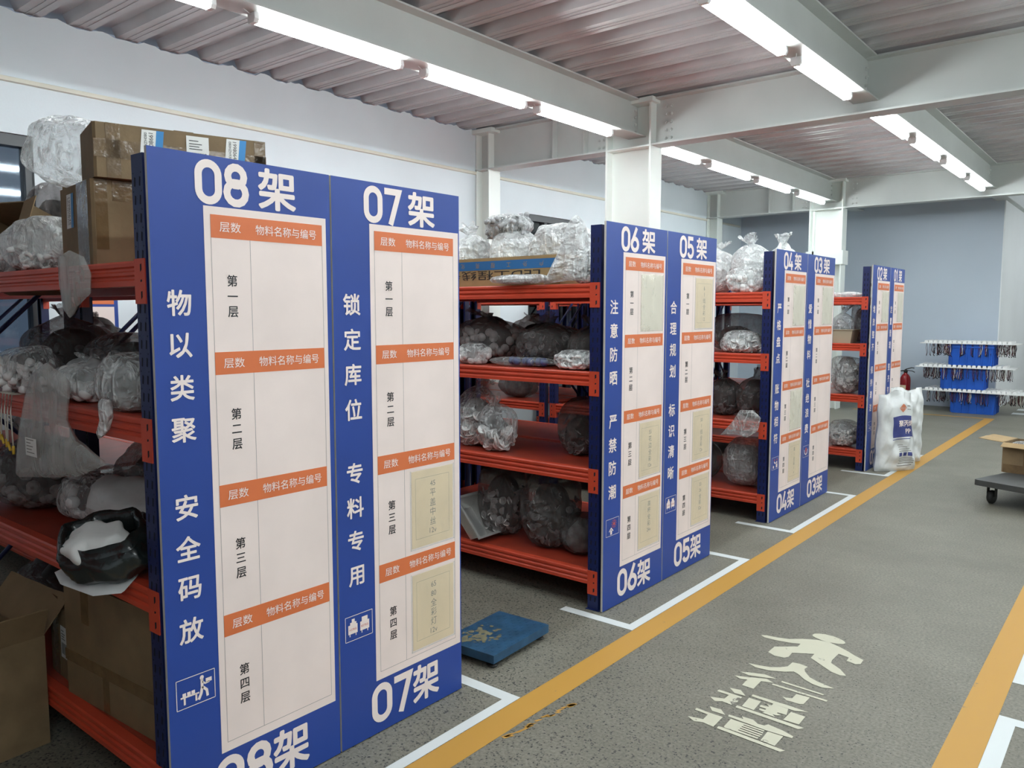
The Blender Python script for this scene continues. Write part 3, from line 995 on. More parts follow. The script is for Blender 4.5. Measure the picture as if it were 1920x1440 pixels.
SLOG = {8: '物以类聚安全码放', 7: '锁定库位专料专用', 6: '注意防晒严禁防潮', 5: '合理规划标识清晰', 4: '严格盘点账物相符', 3: '爱惜物料杜绝浪费', 2: '堆放整齐保持清洁', 1: '定置管理整齐有序'}
SLZ = [1.576, 1.456, 1.335, 1.213, .989, .867, .748, .622]
SLEEVES = {7: [(2, 'paper', ['45', '平', '盖', '中', '丝', '12v']), (3, 'paper', ['65', '80', '全', '彩', '灯', '12v'])],
           6: [(0, 'gloss', None), (2, 'paper', ['55', '花', '边', '全', '彩', '12v']), (3, 'paper', ['高', '杯', '全', '彩', '24v'])],
           5: [(0, 'paper', ['6', '1', '线', '全', '彩', '12']), (2, 'paper', ['50', '1', '线', '全', '彩', '12v']), (3, 'paper', ['33', '26', '全', '彩', '12v'])],
           4: [(0, 'gloss', None), (2, 'blank', None), (3, 'paper', ['高', '1', '全', '彩', '1', 'v'])],
           3: [(0, 'blank', None)], 2: [(0, 'gloss', None)], 1: [(0, 'blank', None)], 8: []}
def board(n):
    a, b = YR[n]
    w = b - a
    k = w / .62
    desc = {8: 'nearest blue sign board headed 08, its table rows empty', 7: 'blue sign board headed 07 with two cream cards in its lower rows',
            6: 'blue sign board headed 06 with a wrinkled empty sleeve at the top', 5: 'blue sign board headed 05 with three cream cards',
            4: 'blue sign board headed 04 with a glossy folded sleeve at the top', 3: 'blue sign board headed 03 with one blank sleeve at the top',
            2: 'blue sign board headed 02 behind the white sacks', 1: 'farthest blue sign board, headed 01'}[n]
    t = thing('sign_board', desc, 'sign', (0, a, 0), 0, 'blue sign boards on the rack ends')
    mb = MB()
    x0 = -.012
    g = .0015
    mb.add([(0, g, .004), (0, w - g, .004), (0, w - g, 2.0), (0, g, 2.0), (x0, g, .004), (x0, w - g, .004), (x0, w - g, 2.0), (x0, g, 2.0)],
           [(0, 1, 2, 3)], 0)
    mb.add([(0, g, .004), (0, w - g, .004), (0, w - g, 2.0), (0, g, 2.0), (x0, g, .004), (x0, w - g, .004), (x0, w - g, 2.0), (x0, g, 2.0)],
           [(4, 7, 6, 5), (0, 4, 5, 1), (1, 5, 6, 2), (2, 6, 7, 3), (3, 7, 4, 0)], 1)
    pn = mb.build('panel', ['board', 'board_edge'], t)
    fn = lambda p, q: (.0014, p * k, q)
    l = MB()
    s = '0%d' % n
    digits(l, s, fn, .139, 1.860, .128)
    put_text(l, '架', fn, .415, 1.926, .138, .126, bold=.026)
    l.build('number_lettering', 'letter', pn)
    l = MB()
    digits(l, s, fn, .139, .040, .148)
    put_text(l, '架', fn, .415, .114, .142, .148, bold=.026)
    l.build('number_lettering', 'letter', pn)
    for c, z in zip(SLOG[n], SLZ):
        l = MB()
        put_text(l, c, fn, .079, z, em=.077, bold=.020)
        if n == 3 and z == SLZ[-1]:
            poly2(l, [(.076, .515), (.082, .515), (.082, .523), (.076, .523)], fn)
        l.build('slogan_character', 'letter', pn)
    l = MB()
    pictogram(l, n, w)
    l.build('pictogram', ['letter', 'red_ink'], pn)
    sh = MB()
    e = .6 if n % 2 == 0 else .612
    sh.box((-.0002, .163 * k, .203), (.0008, e * k, 1.856))
    sh = sh.build('info_sheet', 'sheet', t)
    l = MB()
    f2 = lambda p, q: (.0012, p * k, q)
    for q in ([(.184, .232), (.184, 1.833)], [(.583, .232), (.583, 1.833)], [(.184, .232), (.583, .232)], [(.3135, .232), (.3135, 1.80)]):
        ribbon(l, q, .0016, False, f2)
    l.build('rule_lines', 'line_ink', sh)
    for r, nm in enumerate('一二三四'):
        l = MB()
        zc = [1.597, 1.198, .798, .398][r]
        for c, dz in zip(('第', nm, '层'), (.046, 0, -.046)):
            put_text(l, c, f2, .249, zc + dz, em=.0365, bold=.014)
        l.build('tier_lettering', 'ink', sh)
    hm = header_mesh(k)
    for r in range(4):
        zt = ROWZ[r][0]
        hb = MB().box((.0004, .184 * k, -.0335), (.0016, .583 * k, .0335)).build('header_band', 'orange', t, (0, 0, zt - .0335))
        link('header_lettering', hm, hb)
    for (r, kd, tx) in SLEEVES[n]:
        sleeve(t, w, r, kd, tx)
    return t
for n in range(8, 0, -1):
    board(n)

# ================================================================== BAGS
def snoise(D, seed, f):
    """cheap smooth noise on direction vectors, about -1..1"""
    rs = np.random.RandomState(seed)
    out = 0
    for k in range(5):
        a = rs.randn(3) * f
        ph = rs.rand() * 6.28
        out = out + np.sin(D @ a + ph)
    return out / 3.0

def bag_points(w, d, h, seed, tie, lump, nu=44, nv=30):
    th = np.linspace(0, 2 * np.pi, nu, endpoint=False)
    t = np.linspace(0, 1, nv)
    T, TH = np.meshgrid(t, th, indexing='ij')
    ang = -np.pi / 2 + np.pi * T
    rho = np.abs(np.cos(ang)) ** .62
    zz = (np.sign(np.sin(ang)) * np.abs(np.sin(ang)) ** .8 + 1) / 2
    D = np.stack([np.cos(TH) * np.cos(ang), np.sin(TH) * np.cos(ang), np.sin(ang)], -1)
    nz = snoise(D, seed, 2.2) * lump + snoise(D, seed + 1, 5.5) * lump * .45
    sc = 1 + nz
    if tie:
        # a gathered neck and a flared tail above it
        tb = .80
        k = np.clip((T - .5) / (tb - .5), 0, 1)
        body = rho * (1 - k ** 2 * .86) + .0
        up = np.clip((T - tb) / (1 - tb), 0, 1)
        tail = .15 + .30 * up ** 1.3
        rho = np.where(T < tb, body, tail)
        zz = np.where(T < tb, np.clip(zz / ((np.sin(-np.pi / 2 + np.pi * tb) ** .8 + 1) / 2), 0, 1) * .80, .80 + .20 * up)
        pl = 1 + (.10 * k + .16 * up) * np.sin(TH * 9 + seed + 2.5 * np.sin(3 * TH))
        rho = rho * pl
    else:
        k = np.clip((T - .45) / .55, 0, 1)
        rho = rho * (1 + .07 * k * np.sin(TH * 11 + seed) + .05 * np.sin(TH * 7 + T * 9 + seed))
    x = np.cos(TH) * rho * w / 2 * sc
    y = np.sin(TH) * rho * d / 2 * sc
    z = zz * h * (1 + nz * .5)
    z = np.maximum(z, 0)
    if tie:
        rs = np.random.RandomState(seed + 9)
        lean = (rs.rand(2) - .5) * .35
        s = np.clip(zz - .5, 0, 1)
        up = np.clip((T - .80) / .20, 0, 1)
        y = y * (1 - .65 * up)
        jag = snoise(np.stack([np.cos(TH) * 1.5, np.sin(TH) * 1.5, T * 0], -1), seed + 4, 2.0)
        z = z - up * .07 * h * (jag + 1)
        x = x + lean[0] * s * w + up * (lean[1] * 1.2) * w
        y = y + lean[1] * s * d
    return np.stack([x, y, z], -1)

def unit_disc():
    b = MB().lathe([(.021, 0), (.022, .003), (.018, .004), (.016, .002), (.009, .0025), (.008, .008), (.003, .009), (.003, .004)], 12)
    return b
def unit_ball():
    pr = [(.001, -.026)] + [(.026 * math.cos(R(a)), .026 * math.sin(R(a))) for a in range(-65, 90, 22)] + [(.001, .026)]
    return MB().lathe(pr, 10)
def unit_ring():
    b = MB()
    P = []
    for i in range(12):
        a = i * math.pi / 6
        P.append([((.014 + .0055 * math.cos(c)) * math.cos(a), (.014 + .0055 * math.cos(c)) * math.sin(a), .008 * math.sin(c)) for c in [k * math.pi / 3 for k in range(6)]])
    P.append(P[0])
    poly_grid(b, 6, 13, P, 0, True, True)
    return b
def unit_stick():
    return MB().lathe([(.007, -.05), (.011, -.04), (.011, .02), (.016, .03), (.016, .045), (.005, .05)], 8)
UNITS = {'disc': unit_disc(), 'ball': unit_ball(), 'ring': unit_ring(), 'stick': unit_stick()}
for k_ in UNITS:
    u = UNITS[k_]
    u.arr = np.array(u.v)

def randrot(rs):
    q = rs.randn(4)
    q /= np.linalg.norm(q)
    a, b, c, d = q
    return np.array([[1 - 2 * (c * c + d * d), 2 * (b * c - a * d), 2 * (b * d + a * c)], [2 * (b * c + a * d), 1 - 2 * (b * b + d * d), 2 * (c * d - a * b)], [2 * (b * d - a * c), 2 * (c * d + a * b), 1 - 2 * (b * b + c * c)]])

def fill(P, w, d, h, unit, n, top, seed, us=1.0, mats=('white_plastic', 'mid_fill'), inset=.86):
    """contents of a bag: small pieces packed just under the film, over a loose core"""
    rs = np.random.RandomState(seed)
    mb = MB()
    nv, nu = P.shape[:2]
    body = P[:, :, 2] < top * h
    rows = np.where(body.all(1))[0]
    jmax = max(4, rows.max() if len(rows) else nv // 2)
    cen = np.array([0, 0, h * top * .45])
    # the loose core: the bag's own lower body, domed over
    T = np.linspace(0, 1, 14)
    th = np.arctan2(P[nv // 2, :, 1], P[nv // 2, :, 0])
    rad = np.hypot(P[:jmax, :, 0], P[:jmax, :, 1]).max(0) * (inset - .17)
    c2 = []
    for t_ in T:
        an = -math.pi / 2 + math.pi * t_
        rr = max(.01, abs(math.cos(an)) ** .7) * rad
        zz = (math.copysign(abs(math.sin(an)) ** .85, math.sin(an)) + 1) / 2
        c2.append(np.stack([np.cos(th) * rr, np.sin(th) * rr, np.full(nu, zz) * top * h * .96 * (1 + .12 * np.sin(3 * th + seed) * (zz > .5)) + .004], -1))
    poly_grid(mb, nu, 14, [[tuple(q) for q in row] for row in c2], 1, True, True)
    if unit:
        U = UNITS[unit]
        for i in range(int(n * 1.7)):
            j = rs.randint(1, jmax)
            p = P[j, rs.randint(nu)]
            r = (.62 + .24 * rs.rand()) if unit in ('ball', 'stick') else (.70 + .20 * rs.rand())
            p = cen + (p - cen) * r
            p[2] = max(p[2], .022 * us)
            V = (U.arr * us) @ randrot(rs).T + p
            V[:, 2] = np.maximum(V[:, 2], .002)
            b = len(mb.v)
            mb.v.extend(map(tuple, V.tolist()))
            mb.f.extend([tuple(b + q for q in f) for f in U.f])
            mb.m.extend([0] * len(U.f))
            mb.sm.extend([True] * len(U.f))
    return mb, mats

def bag(label, x, y, z, w, d, h, mat='film', unit='disc', n=70, top=.62, seed=1, tie=True, lump=.09, core='mid_fill', piece='white_plastic', us=1.0, rz=0.0, name='plastic_bag', cat='bag', group=None, extra=None):
    t = thing(name, label, cat, (x, y, z), rz, group)
    P = bag_points(w, d, h, seed, tie, lump)
    mb = MB()
    nv, nu = P.shape[:2]
    poly_grid(mb, nu, nv, [[tuple(q) for q in row] for row in P], 0, True, True)
    mb.build('film', mat, t)
    if core:
        c, mats = fill(P, w, d, h, unit, n, top, seed + 3, us, (piece, core))
        o = c.build('contents', list(mats), t)
        o['kind'] = 'stuff'
    return t

def pillow(outline, thick, seed, rings=12, n=64, wr=.35, plane='xz', edge=.12):
    """flat sheet bag with depth: outline (p,q); two skins that meet at the rim"""
    O = np.array(outline, float)
    seg = np.roll(O, -1, 0) - O
    L = np.hypot(seg[:, 0], seg[:, 1])
    cum = np.concatenate([[0], np.cumsum(L)])
    s = np.linspace(0, cum[-1], n, endpoint=False)
    B = []
    for a in s:
        i = min(len(O) - 1, np.searchsorted(cum, a, side='right') - 1)
        B.append(O[i] + seg[i] * (a - cum[i]) / max(L[i], 1e-9))
    B = np.array(B)
    c = B.mean(0)
    mb = MB()
    for sd in (1, -1):
        P = []
        for j in range(rings + 1):
            r = 1 - j / rings
            q = c + (B - c) * max(r, .002)
            th = thick / 2 * (math.sqrt(max(0, 1 - r ** 2.4)) * (1 - edge) + edge * (1 if r < 1 else 0)) * (0 if j == 0 else 1)
            D = np.concatenate([q * 9, np.full((n, 1), sd * .7)], 1)
            wv = 1 + wr * snoise(D, seed + sd, 1.0) * (1 if r < 1 else 0) + wr * .5 * snoise(D * 2.3, seed + 5, 1.0) * (1 if r < 1 else 0)
            P.append([(q[i, 0], -sd * th * max(.15, wv[i]), q[i, 1]) if plane == 'xz' else (q[i, 0], q[i, 1], sd * th * max(.1, wv[i])) for i in range(n)])
        if sd < 0:
            P = [row[::-1] for row in P]
        poly_grid(mb, n, rings + 1, P, 0, True, True)
    return mb

def flatbag(label, loc, outline, thick, mat='film_thin', seed=1, rz=0, name='plastic_bag', cat='bag', part='film', plane='xz', wr=.35):
    t = thing(name, label, cat, loc, rz)
    pillow(outline, thick, seed, wr=wr, plane=plane).build(part, mat, t)
    return t

S1, S2, S3, S4 = SH
# ---- nearest rack (08): top shelf
bag('clear crumpled bag on the top shelf of the nearest rack, at the left picture edge', -1.40, .15, S1, .34, .28, .16, 'film_white', 'stick', 40, .8, 11, False, core='mid_fill')
bag('clear flat bag with a red seal in front of the tall taped carton', -1.06, .15, S1, .40, .28, .20, 'film_white', 'stick', 30, .8, 12, False, core='pale_fill')
bag('small knotted clear bag at the front of the nearest top shelf', -.98, .09, S1, .15, .13, .09, 'film', 'ring', 24, .7, 13, True, core='mid_fill')
o = flatbag('limp clear bag hanging over the top beam of the nearest rack', (-.43, -.022, S1), [(-.10, .03), (-.03, .045), (.07, .02), (.11, -.03), (.10, -.09), (.0, -.13), (-.05, -.165), (-.09, -.14), (-.11, -.05)], .03, 'film_haze', 14)
bag('dark grey shiny bag behind the cartons on the nearest top shelf', -1.92, .50, S1, .34, .24, .44, 'film_dark', None, 0, .8, 15, False, core='dark_fill')
bag('dull green wrapped bundle farthest left on the nearest top shelf', -1.62, .95, S1, .55, .36, .53, 'green_sheet', None, 0, .8, 16, False, core=None, name='wrapped_bundle', cat='bundle')
bag('big inflated clear bag beside the long taped carton, at upper left', -.80, .17, 1.985, .40, .30, .22, 'film', None, 0, .3, 17, False, .14, core=None)

def carton(label, loc, w, d, h, rz=0.0, tapes=True, labels=(), name='carton', open_top=False, flaps=(), mat='card', text=(), tilt=None, cat='box', flapmat='card_in'):
    """cardboard box: origin at centre of its base; flaps = (side, length, angle)"""
    t = thing(name, label, cat, loc, rz)
    if tilt: t.rotation_euler = (tilt[0], tilt[1], rz)
    mb = MB()
    th = .005
    x, y = w / 2, d / 2
    if open_top:
        mb.box((-x, -y, 0), (x, y, th)).box((-x, -y, th), (-x + th, y, h)).box((x - th, -y, th), (x, y, h)).box((-x + th, -y, th), (x - th, -y + th, h)).box((-x + th, y - th, th), (x - th, y, h))
    else:
        # a closed carton with softly crushed edges
        r = .008
        pr = [(-x + r, -y), (x - r, -y), (x, -y + r), (x, y - r), (x - r, y), (-x + r, y), (-x, y - r), (-x, -y + r)]
        mb.prism(pr, lambda p, q, s: (p, q, s), 0, h)
        mb.box((-x + .004, -.002, h), (x - .004, .002, h + .0015))
    mb.build('body', mat, t)
    for (sd, ln, an) in flaps:
        f = MB()
        f.box((0, -.002, 0), (ln, .002, 1))
        wd = (d if sd in 'lr' else w) * .98
        A = R(an)
        def P(u, v):
            ox, oz = u * math.cos(A), u * math.sin(A)
            s = v - wd / 2
            return {'l': (-x - ox, s, h + oz), 'r': (x + ox, s, h + oz), 'f': (s, -y - ox, h + oz), 'b': (s, y + ox, h + oz)}[sd]
        f = MB()
        random.seed(int(ln * 1000))
        nn = 8
        top = [P(ln * random.uniform(.97, 1.0), wd * (i / nn)) for i in range(nn + 1)]
        bot = [P(0, wd * (i / nn)) for i in range(nn + 1)]
        up = Vector((0, 0, .004))
        vv = bot + top + [tuple(Vector(p) + up) for p in bot + top]
        m2 = nn + 1
        ff = []
        for i in range(nn):
            ff += [(i, i + 1, m2 + i + 1, m2 + i), (2 * m2 + i, 3 * m2 + i, 3 * m2 + i + 1, 2 * m2 + i + 1), (m2 + i, m2 + i + 1, 3 * m2 + i + 1, 3 * m2 + i)]
        ff += [(0, m2, 3 * m2, 2 * m2), (nn, 2 * m2 + nn, 3 * m2 + nn, m2 + nn)]
        f.add(vv, ff)
        f.build('flap', flapmat, t)
    if tapes:
        for k, (fc, a0, a1, b0, b1) in enumerate(tapes if tapes is not True else [('f', -.03, .03, 0, h), ('t', -x, x, -.03, .03), ('r', -.03, .03, h - .1, h)]):
            e = .0012
            tb = MB()
            if fc == 'f': tb.box((a0, -y - e, b0), (a1, -y + .0005, b1))
            elif fc == 'r': tb.box((x - .0005, a0, b0), (x + e, a1, b1))
            elif fc == 't': tb.box((a0, b0, h + .0005), (a1, b1, h + .0028))
            tb.build('tape', 'tape', t)
    for (fc, a0, a1, b0, b1, style) in labels:
        tb = MB()
        fn = (lambda p, q, o=.002: (p, -y - o, q)) if fc == 'f' else (lambda p, q, o=.002: (x + o, p, q))
        W_, H_ = a1 - a0, b1 - b0
        sk = .12 * W_ if style != 'barcode' else 0
        quad = lambda p0, q0, p1, q1, o, m: tb.add([fn(a0 + p0 * W_ + sk * q0, b0 + q0 * H_, o), fn(a0 + p1 * W_ + sk * q0, b0 + q0 * H_, o), fn(a0 + p1 * W_ - sk * 0 + sk * q1, b0 + q1 * H_, o), fn(a0 + p0 * W_ + sk * q1, b0 + q1 * H_, o)], [(0, 1, 2, 3)], m)
        quad(0, 0, 1, 1, .0022, 0)
        if style == 'blue':
            quad(.66, 0, 1, 1, .0026, 1)
            for i in range(2):
                fr = lambda p, q: fn(a0 + (.22 + .24 * i) * W_ + p + sk * .5, b0 + H_ * .5 + q, .0026)
                v, f = glyphs(['080HZH9305', '19980645'][i])
                lo, hi = v.min(0), v.max(0)
                s = H_ * .8 / (hi[0] - lo[0])
                tb.add([fr((p[1] - hi[1] / 2) * s, -(p[0] - (lo[0] + hi[0]) / 2) * s) for p in v], f, 2)
        elif style == 'barcode':
            random.seed(4)
            p = .12
            while p < .86:
                wd = random.uniform(.012, .05)
                quad(p, .12, p + wd, .48, .0026, 2)
                p += wd + random.uniform(.012, .04)
            for q in (.58, .66, .74, .84):
                quad(.12, q, random.uniform(.5, .9), q + .025, .0026, 2)
        tb.build('address_label', ['label', 'label_blue', 'ink'], t)
    for (fc, s, cx, cz, wd, hh, fl) in text:
        tb = MB()
        fn = (lambda p, q: (p, -y - .0022, q)) if fc == 'f' else (lambda p, q: (x + .0022, p, q))
        put_text(tb, s, fn, cx, cz, wd, hh, flip=fl)
        tb.build('lettering', 'ink', t)
    return t

# tall taped carton standing at the aisle end, with a longer one stacked on it
carton('taped brown carton with a blue and white label beside the 08 board', (-.559, .262, S1), .36, .42, .264, R(-8), labels=[('f', -.10, -.02, .13, .24, 'blue')],
       tapes=[('f', .02, .14, 0, .264), ('r', -.20, -.165, .05, .264), ('r', -.15, -.09, .20, .264), ('t', -.12, .12, -.03, .03)], text=[('r', 'En', -.035, .13, .03, .018, 1)])
carton('long taped brown carton with three labels, showing above the 08 board', (-.437, .318, S1 + .2665), .25, .53, .165, R(-14.8), labels=[('r', -.135, -.07, .072, .157, 'blue'), ('r', .005, .075, .055, .155, 'barcode'), ('r', .125, .19, .08, .16, 'blue')],
       tapes=[('r', -.264, .264, .06, .115), ('r', -.23, -.19, 0, .165), ('r', .225, .262, 0, .165), ('t', -.12, .12, -.03, .03)], text=[('r', '白力下线半', .145, .06, .17, .035, 1)])
carton('open brown carton lying on its side with its mouth dark, on the nearest top shelf', (-1.76, .40, S1 + .07), .34, .30, .30, R(20), tapes=False, open_top=True, flaps=[('r', .12, 20), ('f', .1, 40)], tilt=(R(70), 0))
carton('small carton with shiny clear tape behind the open carton', (-1.44, .50, S1), .22, .18, .39, R(15), tapes=[('f', -.1, .1, .25, .37), ('r', -.06, .06, .1, .38)])
carton('small yellow brown carton under the grey shiny bag', (-1.16, .50, S1), .26, .2, .31, R(-8), tapes=[('f', -.12, .12, .2, .24)])
t = thing('plastic_bracket', 'cream plastic bracket leaning beside the small taped carton', 'bracket', (-1.2, .36, S1 + .17))
MB().tube([(-.07, 0, .0), (-.055, 0, .035), (-.02, 0, .045), (.02, 0, .04), (.03, 0, .01), (.03, 0, -.17)], .012, 8).build('bracket_bar', 'white_plastic', t)

# ---- 08: second shelf
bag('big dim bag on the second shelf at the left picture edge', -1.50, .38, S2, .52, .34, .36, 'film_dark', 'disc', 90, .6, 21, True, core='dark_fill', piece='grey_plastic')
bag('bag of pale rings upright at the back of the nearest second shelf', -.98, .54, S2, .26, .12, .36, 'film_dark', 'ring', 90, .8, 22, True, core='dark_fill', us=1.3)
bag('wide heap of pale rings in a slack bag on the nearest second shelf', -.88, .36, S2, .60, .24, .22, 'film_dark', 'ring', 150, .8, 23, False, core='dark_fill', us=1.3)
bag('clear bag of white bulbs in the middle of the nearest second shelf', -.72, .13, S2, .34, .22, .17, 'film', 'ball', 40, .8, 24, True, core='mid_fill')
bag('shiny clear bag bulging over the second beam beside the navy post', -.30, .08, S2, .22, .20, .18, 'film', None, 0, .7, 25, False, core='mid_fill')
bag('crumpled clear bag of white plugs at the far left of the nearest second shelf', -1.22, .11, S2, .34, .18, .17, 'film', 'stick', 50, .8, 26, False, core='dark_fill')
t = flatbag('large limp clear bag with a white sticker hanging from the nearest second shelf', (-.56, -.045, S2), [(-.19, .10), (-.06, .145), (.10, .10), (.07, -.03), (.13, -.09), (.34, -.14), (.15, -.20), (-.08, -.235), (-.37, -.27), (-.36, -.20), (-.32, -.10), (-.25, .02)], .05, 'film_haze', 27, wr=.5)
tb = MB().box((-.175, -.034, -.165), (-.085, -.0335, -.105), 0)
for i in range(5):
    tb.box((-.165, -.0343, -.155 + i * .0105), (-.165 + .07 * [.9, .6, .75, .5, .85][i], -.034, -.152 + i * .0105), 1)
tb.build('sticker', ['label', 'grey_ink'], t)
flatbag('twisted tail of clear film dangling over the second beam', (-.25, -.03, S2), [(-.02, .05), (.03, .05), (.03, -.0), (.0, -.05), (-.05, -.075), (-.06, -.06), (-.03, -.02)], .03, 'film_white', 28, name='film_scrap', cat='film')
t = thing('wire_bundle', 'white and yellow wires looped over the second beam at far left', 'wire', (-1.07, -.01, S2))
for k in range(6):
    mb = MB()
    dx = -.09 + k * .03
    mb.tube([(dx, .03, .01), (dx + .01, -.012, .012), (dx + .005, -.018, -.05), (dx + .02 * (k % 2), -.02, -.12 - .01 * k)], .0028, 5)
    mb.tube([(dx + .02 * (k % 2), -.02, -.12 - .01 * k), (dx + .02, -.02, -.15 - .01 * k)], .005, 5, 1)
    mb.build('wire', ['wire_white', 'wire_yellow'], t)

# ---- 08: third shelf
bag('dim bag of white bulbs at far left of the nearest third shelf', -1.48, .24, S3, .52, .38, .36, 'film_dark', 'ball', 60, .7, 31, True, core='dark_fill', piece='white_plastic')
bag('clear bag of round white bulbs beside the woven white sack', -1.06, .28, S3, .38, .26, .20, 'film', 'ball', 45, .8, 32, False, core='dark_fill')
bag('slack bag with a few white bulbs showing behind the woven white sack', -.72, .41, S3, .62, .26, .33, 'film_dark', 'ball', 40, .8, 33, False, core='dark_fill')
t = thing('woven_sack', 'white woven sack lying on the nearest third shelf', 'sack', (-.63, .30, S3 + .105))
pillow([(-.44, -.05), (-.40, .07), (-.2, .12), (.1, .13), (.42, .12), (.47, .0), (.44, -.12), (.1, -.17), (-.2, -.16)], .20, 34, plane='xy', wr=.4).build('sack_cloth', 'woven', t)
t = thing('black_bag', 'open black bag with white cloth inside at the front of the nearest third shelf', 'bag', (-.355, .035, S3 + .012))
t.rotation_euler = (R(22), 0, R(8))
P = bag_points(.37, .27, .135, 35, False, .08, 44, 24)
mb = MB()
poly_grid(mb, 44, 17, [[tuple(q) for q in row] for row in P[:17]], 0, True, True)
rim = P[16]
P2 = [[tuple(np.array([0, 0, rim[:, 2].mean()]) + (q - np.array([0, 0, rim[:, 2].mean()])) * s + np.array([0, 0, dz])) for q in rim] for s, dz in ((1, 0), (.9, .03), (.78, .02), (.72, -.04))]
poly_grid(mb, 44, 4, P2, 0, True, True)
mb.rot = None
mb.build('bag_skin', 'black_film', t)
P = bag_points(.25, .17, .12, 36, False, .16)
mb = MB()
poly_grid(mb, 44, 30, [[(q[0], q[1] - .03, q[2] + .03) for q in row] for row in P], 0, True, True)
mb.build('white_cloth', 'cloth', t)
mb = pillow([(-.19, -.10), (-.1, -.135), (.08, -.14), (.17, -.10), (.14, -.02), (-.16, -.02)], .016, 37, plane='xy')
mb.v = [(p[0], p[1], p[2] + .01) for p in mb.v]
mb.build('lining_edge', 'woven', t)

# ---- 08: bottom shelf
carton('big taped brown carton on the bottom shelf of the nearest rack', (-.50, .30, S4), .62, .50, .42, R(3), tapes=[('f', -.18, -.13, .28, .42), ('f', -.31, .31, .12, .16), ('f', -.05, -.01, 0, .12), ('r', -.24, .24, 0, .42), ('t', -.31, .31, -.03, .03)])
carton('shadowed carton with a barcode label beside the big bottom carton', (-.935, .22, S4), .19, .30, .26, R(-3), tapes=[('f', -.06, 0, 0, .3)], labels=[('f', .02, .085, .08, .20, 'barcode')])
bag('dark bag on the bottom shelf at far left', -1.55, .32, S4, .5, .4, .34, 'film_dark', None, 0, .8, 38, True, core='dark_fill')
carton('open brown carton on the floor at the lower left picture corner', (-1.10, -.20, .001), .48, .36, .40, R(4), tapes=[('f', .0, .05, 0, .4)], open_top=True, flaps=[('f', .13, -62), ('r', .12, 65), ('b', .15, 50), ('l', .12, 15)])

# ---- rack 06: top shelf
Y6 = 2.304
t = carton('long carton with a blue band and upside down lettering on the 06 rack', (-.89, Y6 + .155, S1), 1.16, .20, .16, 0, tapes=False, mat='card_light',
           text=[('f', 'LED工程线条灯', .03, .062, .82, .052, -1)])
y_ = -.10
mb = MB().add([(-.58, y_ - .0014, .092), (.535, y_ - .0014, .092), (.565, y_ - .0014, .142), (-.58, y_ - .0014, .142)], [(0, 1, 2, 3)])
bd = mb.build('printed_band', 'carton_blue', t)
mb = MB()
for i, c in enumerate('户外工程亮化专用'):
    put_text(mb, c, lambda p, q: (p, y_ - .0018, q), .45 - i * .115, .117, em=.032, flip=-1)
mb.build('lettering', 'card_light', bd)
# let-in cut of the long box: plain ends
bag('clear bag of parts left most on the 06 rack top, half behind the 07 board', -1.24, 2.70, S1, .32, .26, .42, 'film_white', 'stick', 50, .7, 41, True, core='pale_fill')
bag('clear bag second from the left on the 06 rack top, behind the blue banded carton', -.90, 2.69, S1, .31, .26, .33, 'film_white', 'disc', 60, .75, 42, False, core='pale_fill')
bag('clear bag of dark parts lying on top of the other bags of the 06 rack', -.955, 2.70, S1 + .30, .32, .24, .145, 'film', 'stick', 60, .9, 43, False, core='dark_fill', piece='grey_plastic')
bag('widest clear bag on the 06 rack top, right of the dark topped one', -.56, 2.70, S1, .38, .27, .375, 'film_white', 'disc', 60, .75, 44, False, core='mid_fill')
flatbag('tall slack clear bag standing at the right end of the 06 rack top', (-.245, Y6 + .015, S1 + .002), [(-.15, .0), (.0, .015), (.12, .01), (.13, .15), (.11, .30), (.06, .35), (.02, .33), (-.02, .25), (-.08, .12)], .09, 'film_white', 45, wr=.5)
bag('small clear bag of white rings at the 06 rack top corner', -.165, Y6 + .07, S1, .14, .11, .15, 'film', 'ring', 60, .85, 46, False, core='pale_fill')
t = thing('foam_packet', 'flat white padded packet lying on the 06 rack top beam', 'packet', (-.565, Y6 + .0, S1 + .032))
pillow([(-.20, -.0), (-.13, .04), (.05, .05), (.20, .03), (.21, -.02), (.05, -.045), (-.12, -.04)], .055, 47, plane='xy', wr=.2).build('packet_skin', 'film_silver', t)
pillow([(-.14, -.0), (-.1, .03), (.04, .035), (.1, .02), (.08, -.02), (.0, -.03), (-.1, -.03)], .045, 48, plane='xy', wr=.1).build('foam', 'white_plastic', t)
# ---- rack 06: second shelf
bag('big bag with white balls on the second shelf of the 06 rack', -1.03, 2.62, S2, .46, .36, .345, 'film_dark', 'ball', 70, .75, 51, True, core='dark_fill')
bag('big dark knotted bag right of the bag of white balls on the 06 rack', -.585, 2.62, S2, .42, .36, .30, 'film_dark', 'disc', 40, .75, 52, True, core='dark_fill', piece='grey_plastic')
bag('dark bag against the navy post on the 06 rack second shelf', -.27, 2.62, S2, .26, .34, .29, 'film_dark', None, 0, .75, 53, True, core='dark_fill')
bag('small clear bag of white rings at the front right of the 06 rack second shelf', -.25, Y6 + .10, S2, .24, .15, .105, 'film', 'ring', 90, .8, 54, False, core='pale_fill', us=1.2)
t = thing('plastic_bag', 'flat clear bag of shiny blue modules on the 06 rack second shelf', 'bag', (-.62, Y6 + .14, S2))
mb = pillow([(-.21, -.07), (-.14, .06), (.1, .07), (.2, .03), (.19, -.06), (.0, -.08)], .05, 55, plane='xy', wr=.3)
mb.v = [(p[0], p[1], p[2] + .028) for p in mb.v]
mb.build('film', 'film_thin', t)
for k in range(6):
    MB().lathe([(.001, -.024), (.016, -.020), (.026, 0), (.016, .02), (.001, .024)], 10, 0, Matrix.Translation((-.10 + k * .048, .01 * (-1) ** k, .028))).build('blue_module', 'blue_module', t)
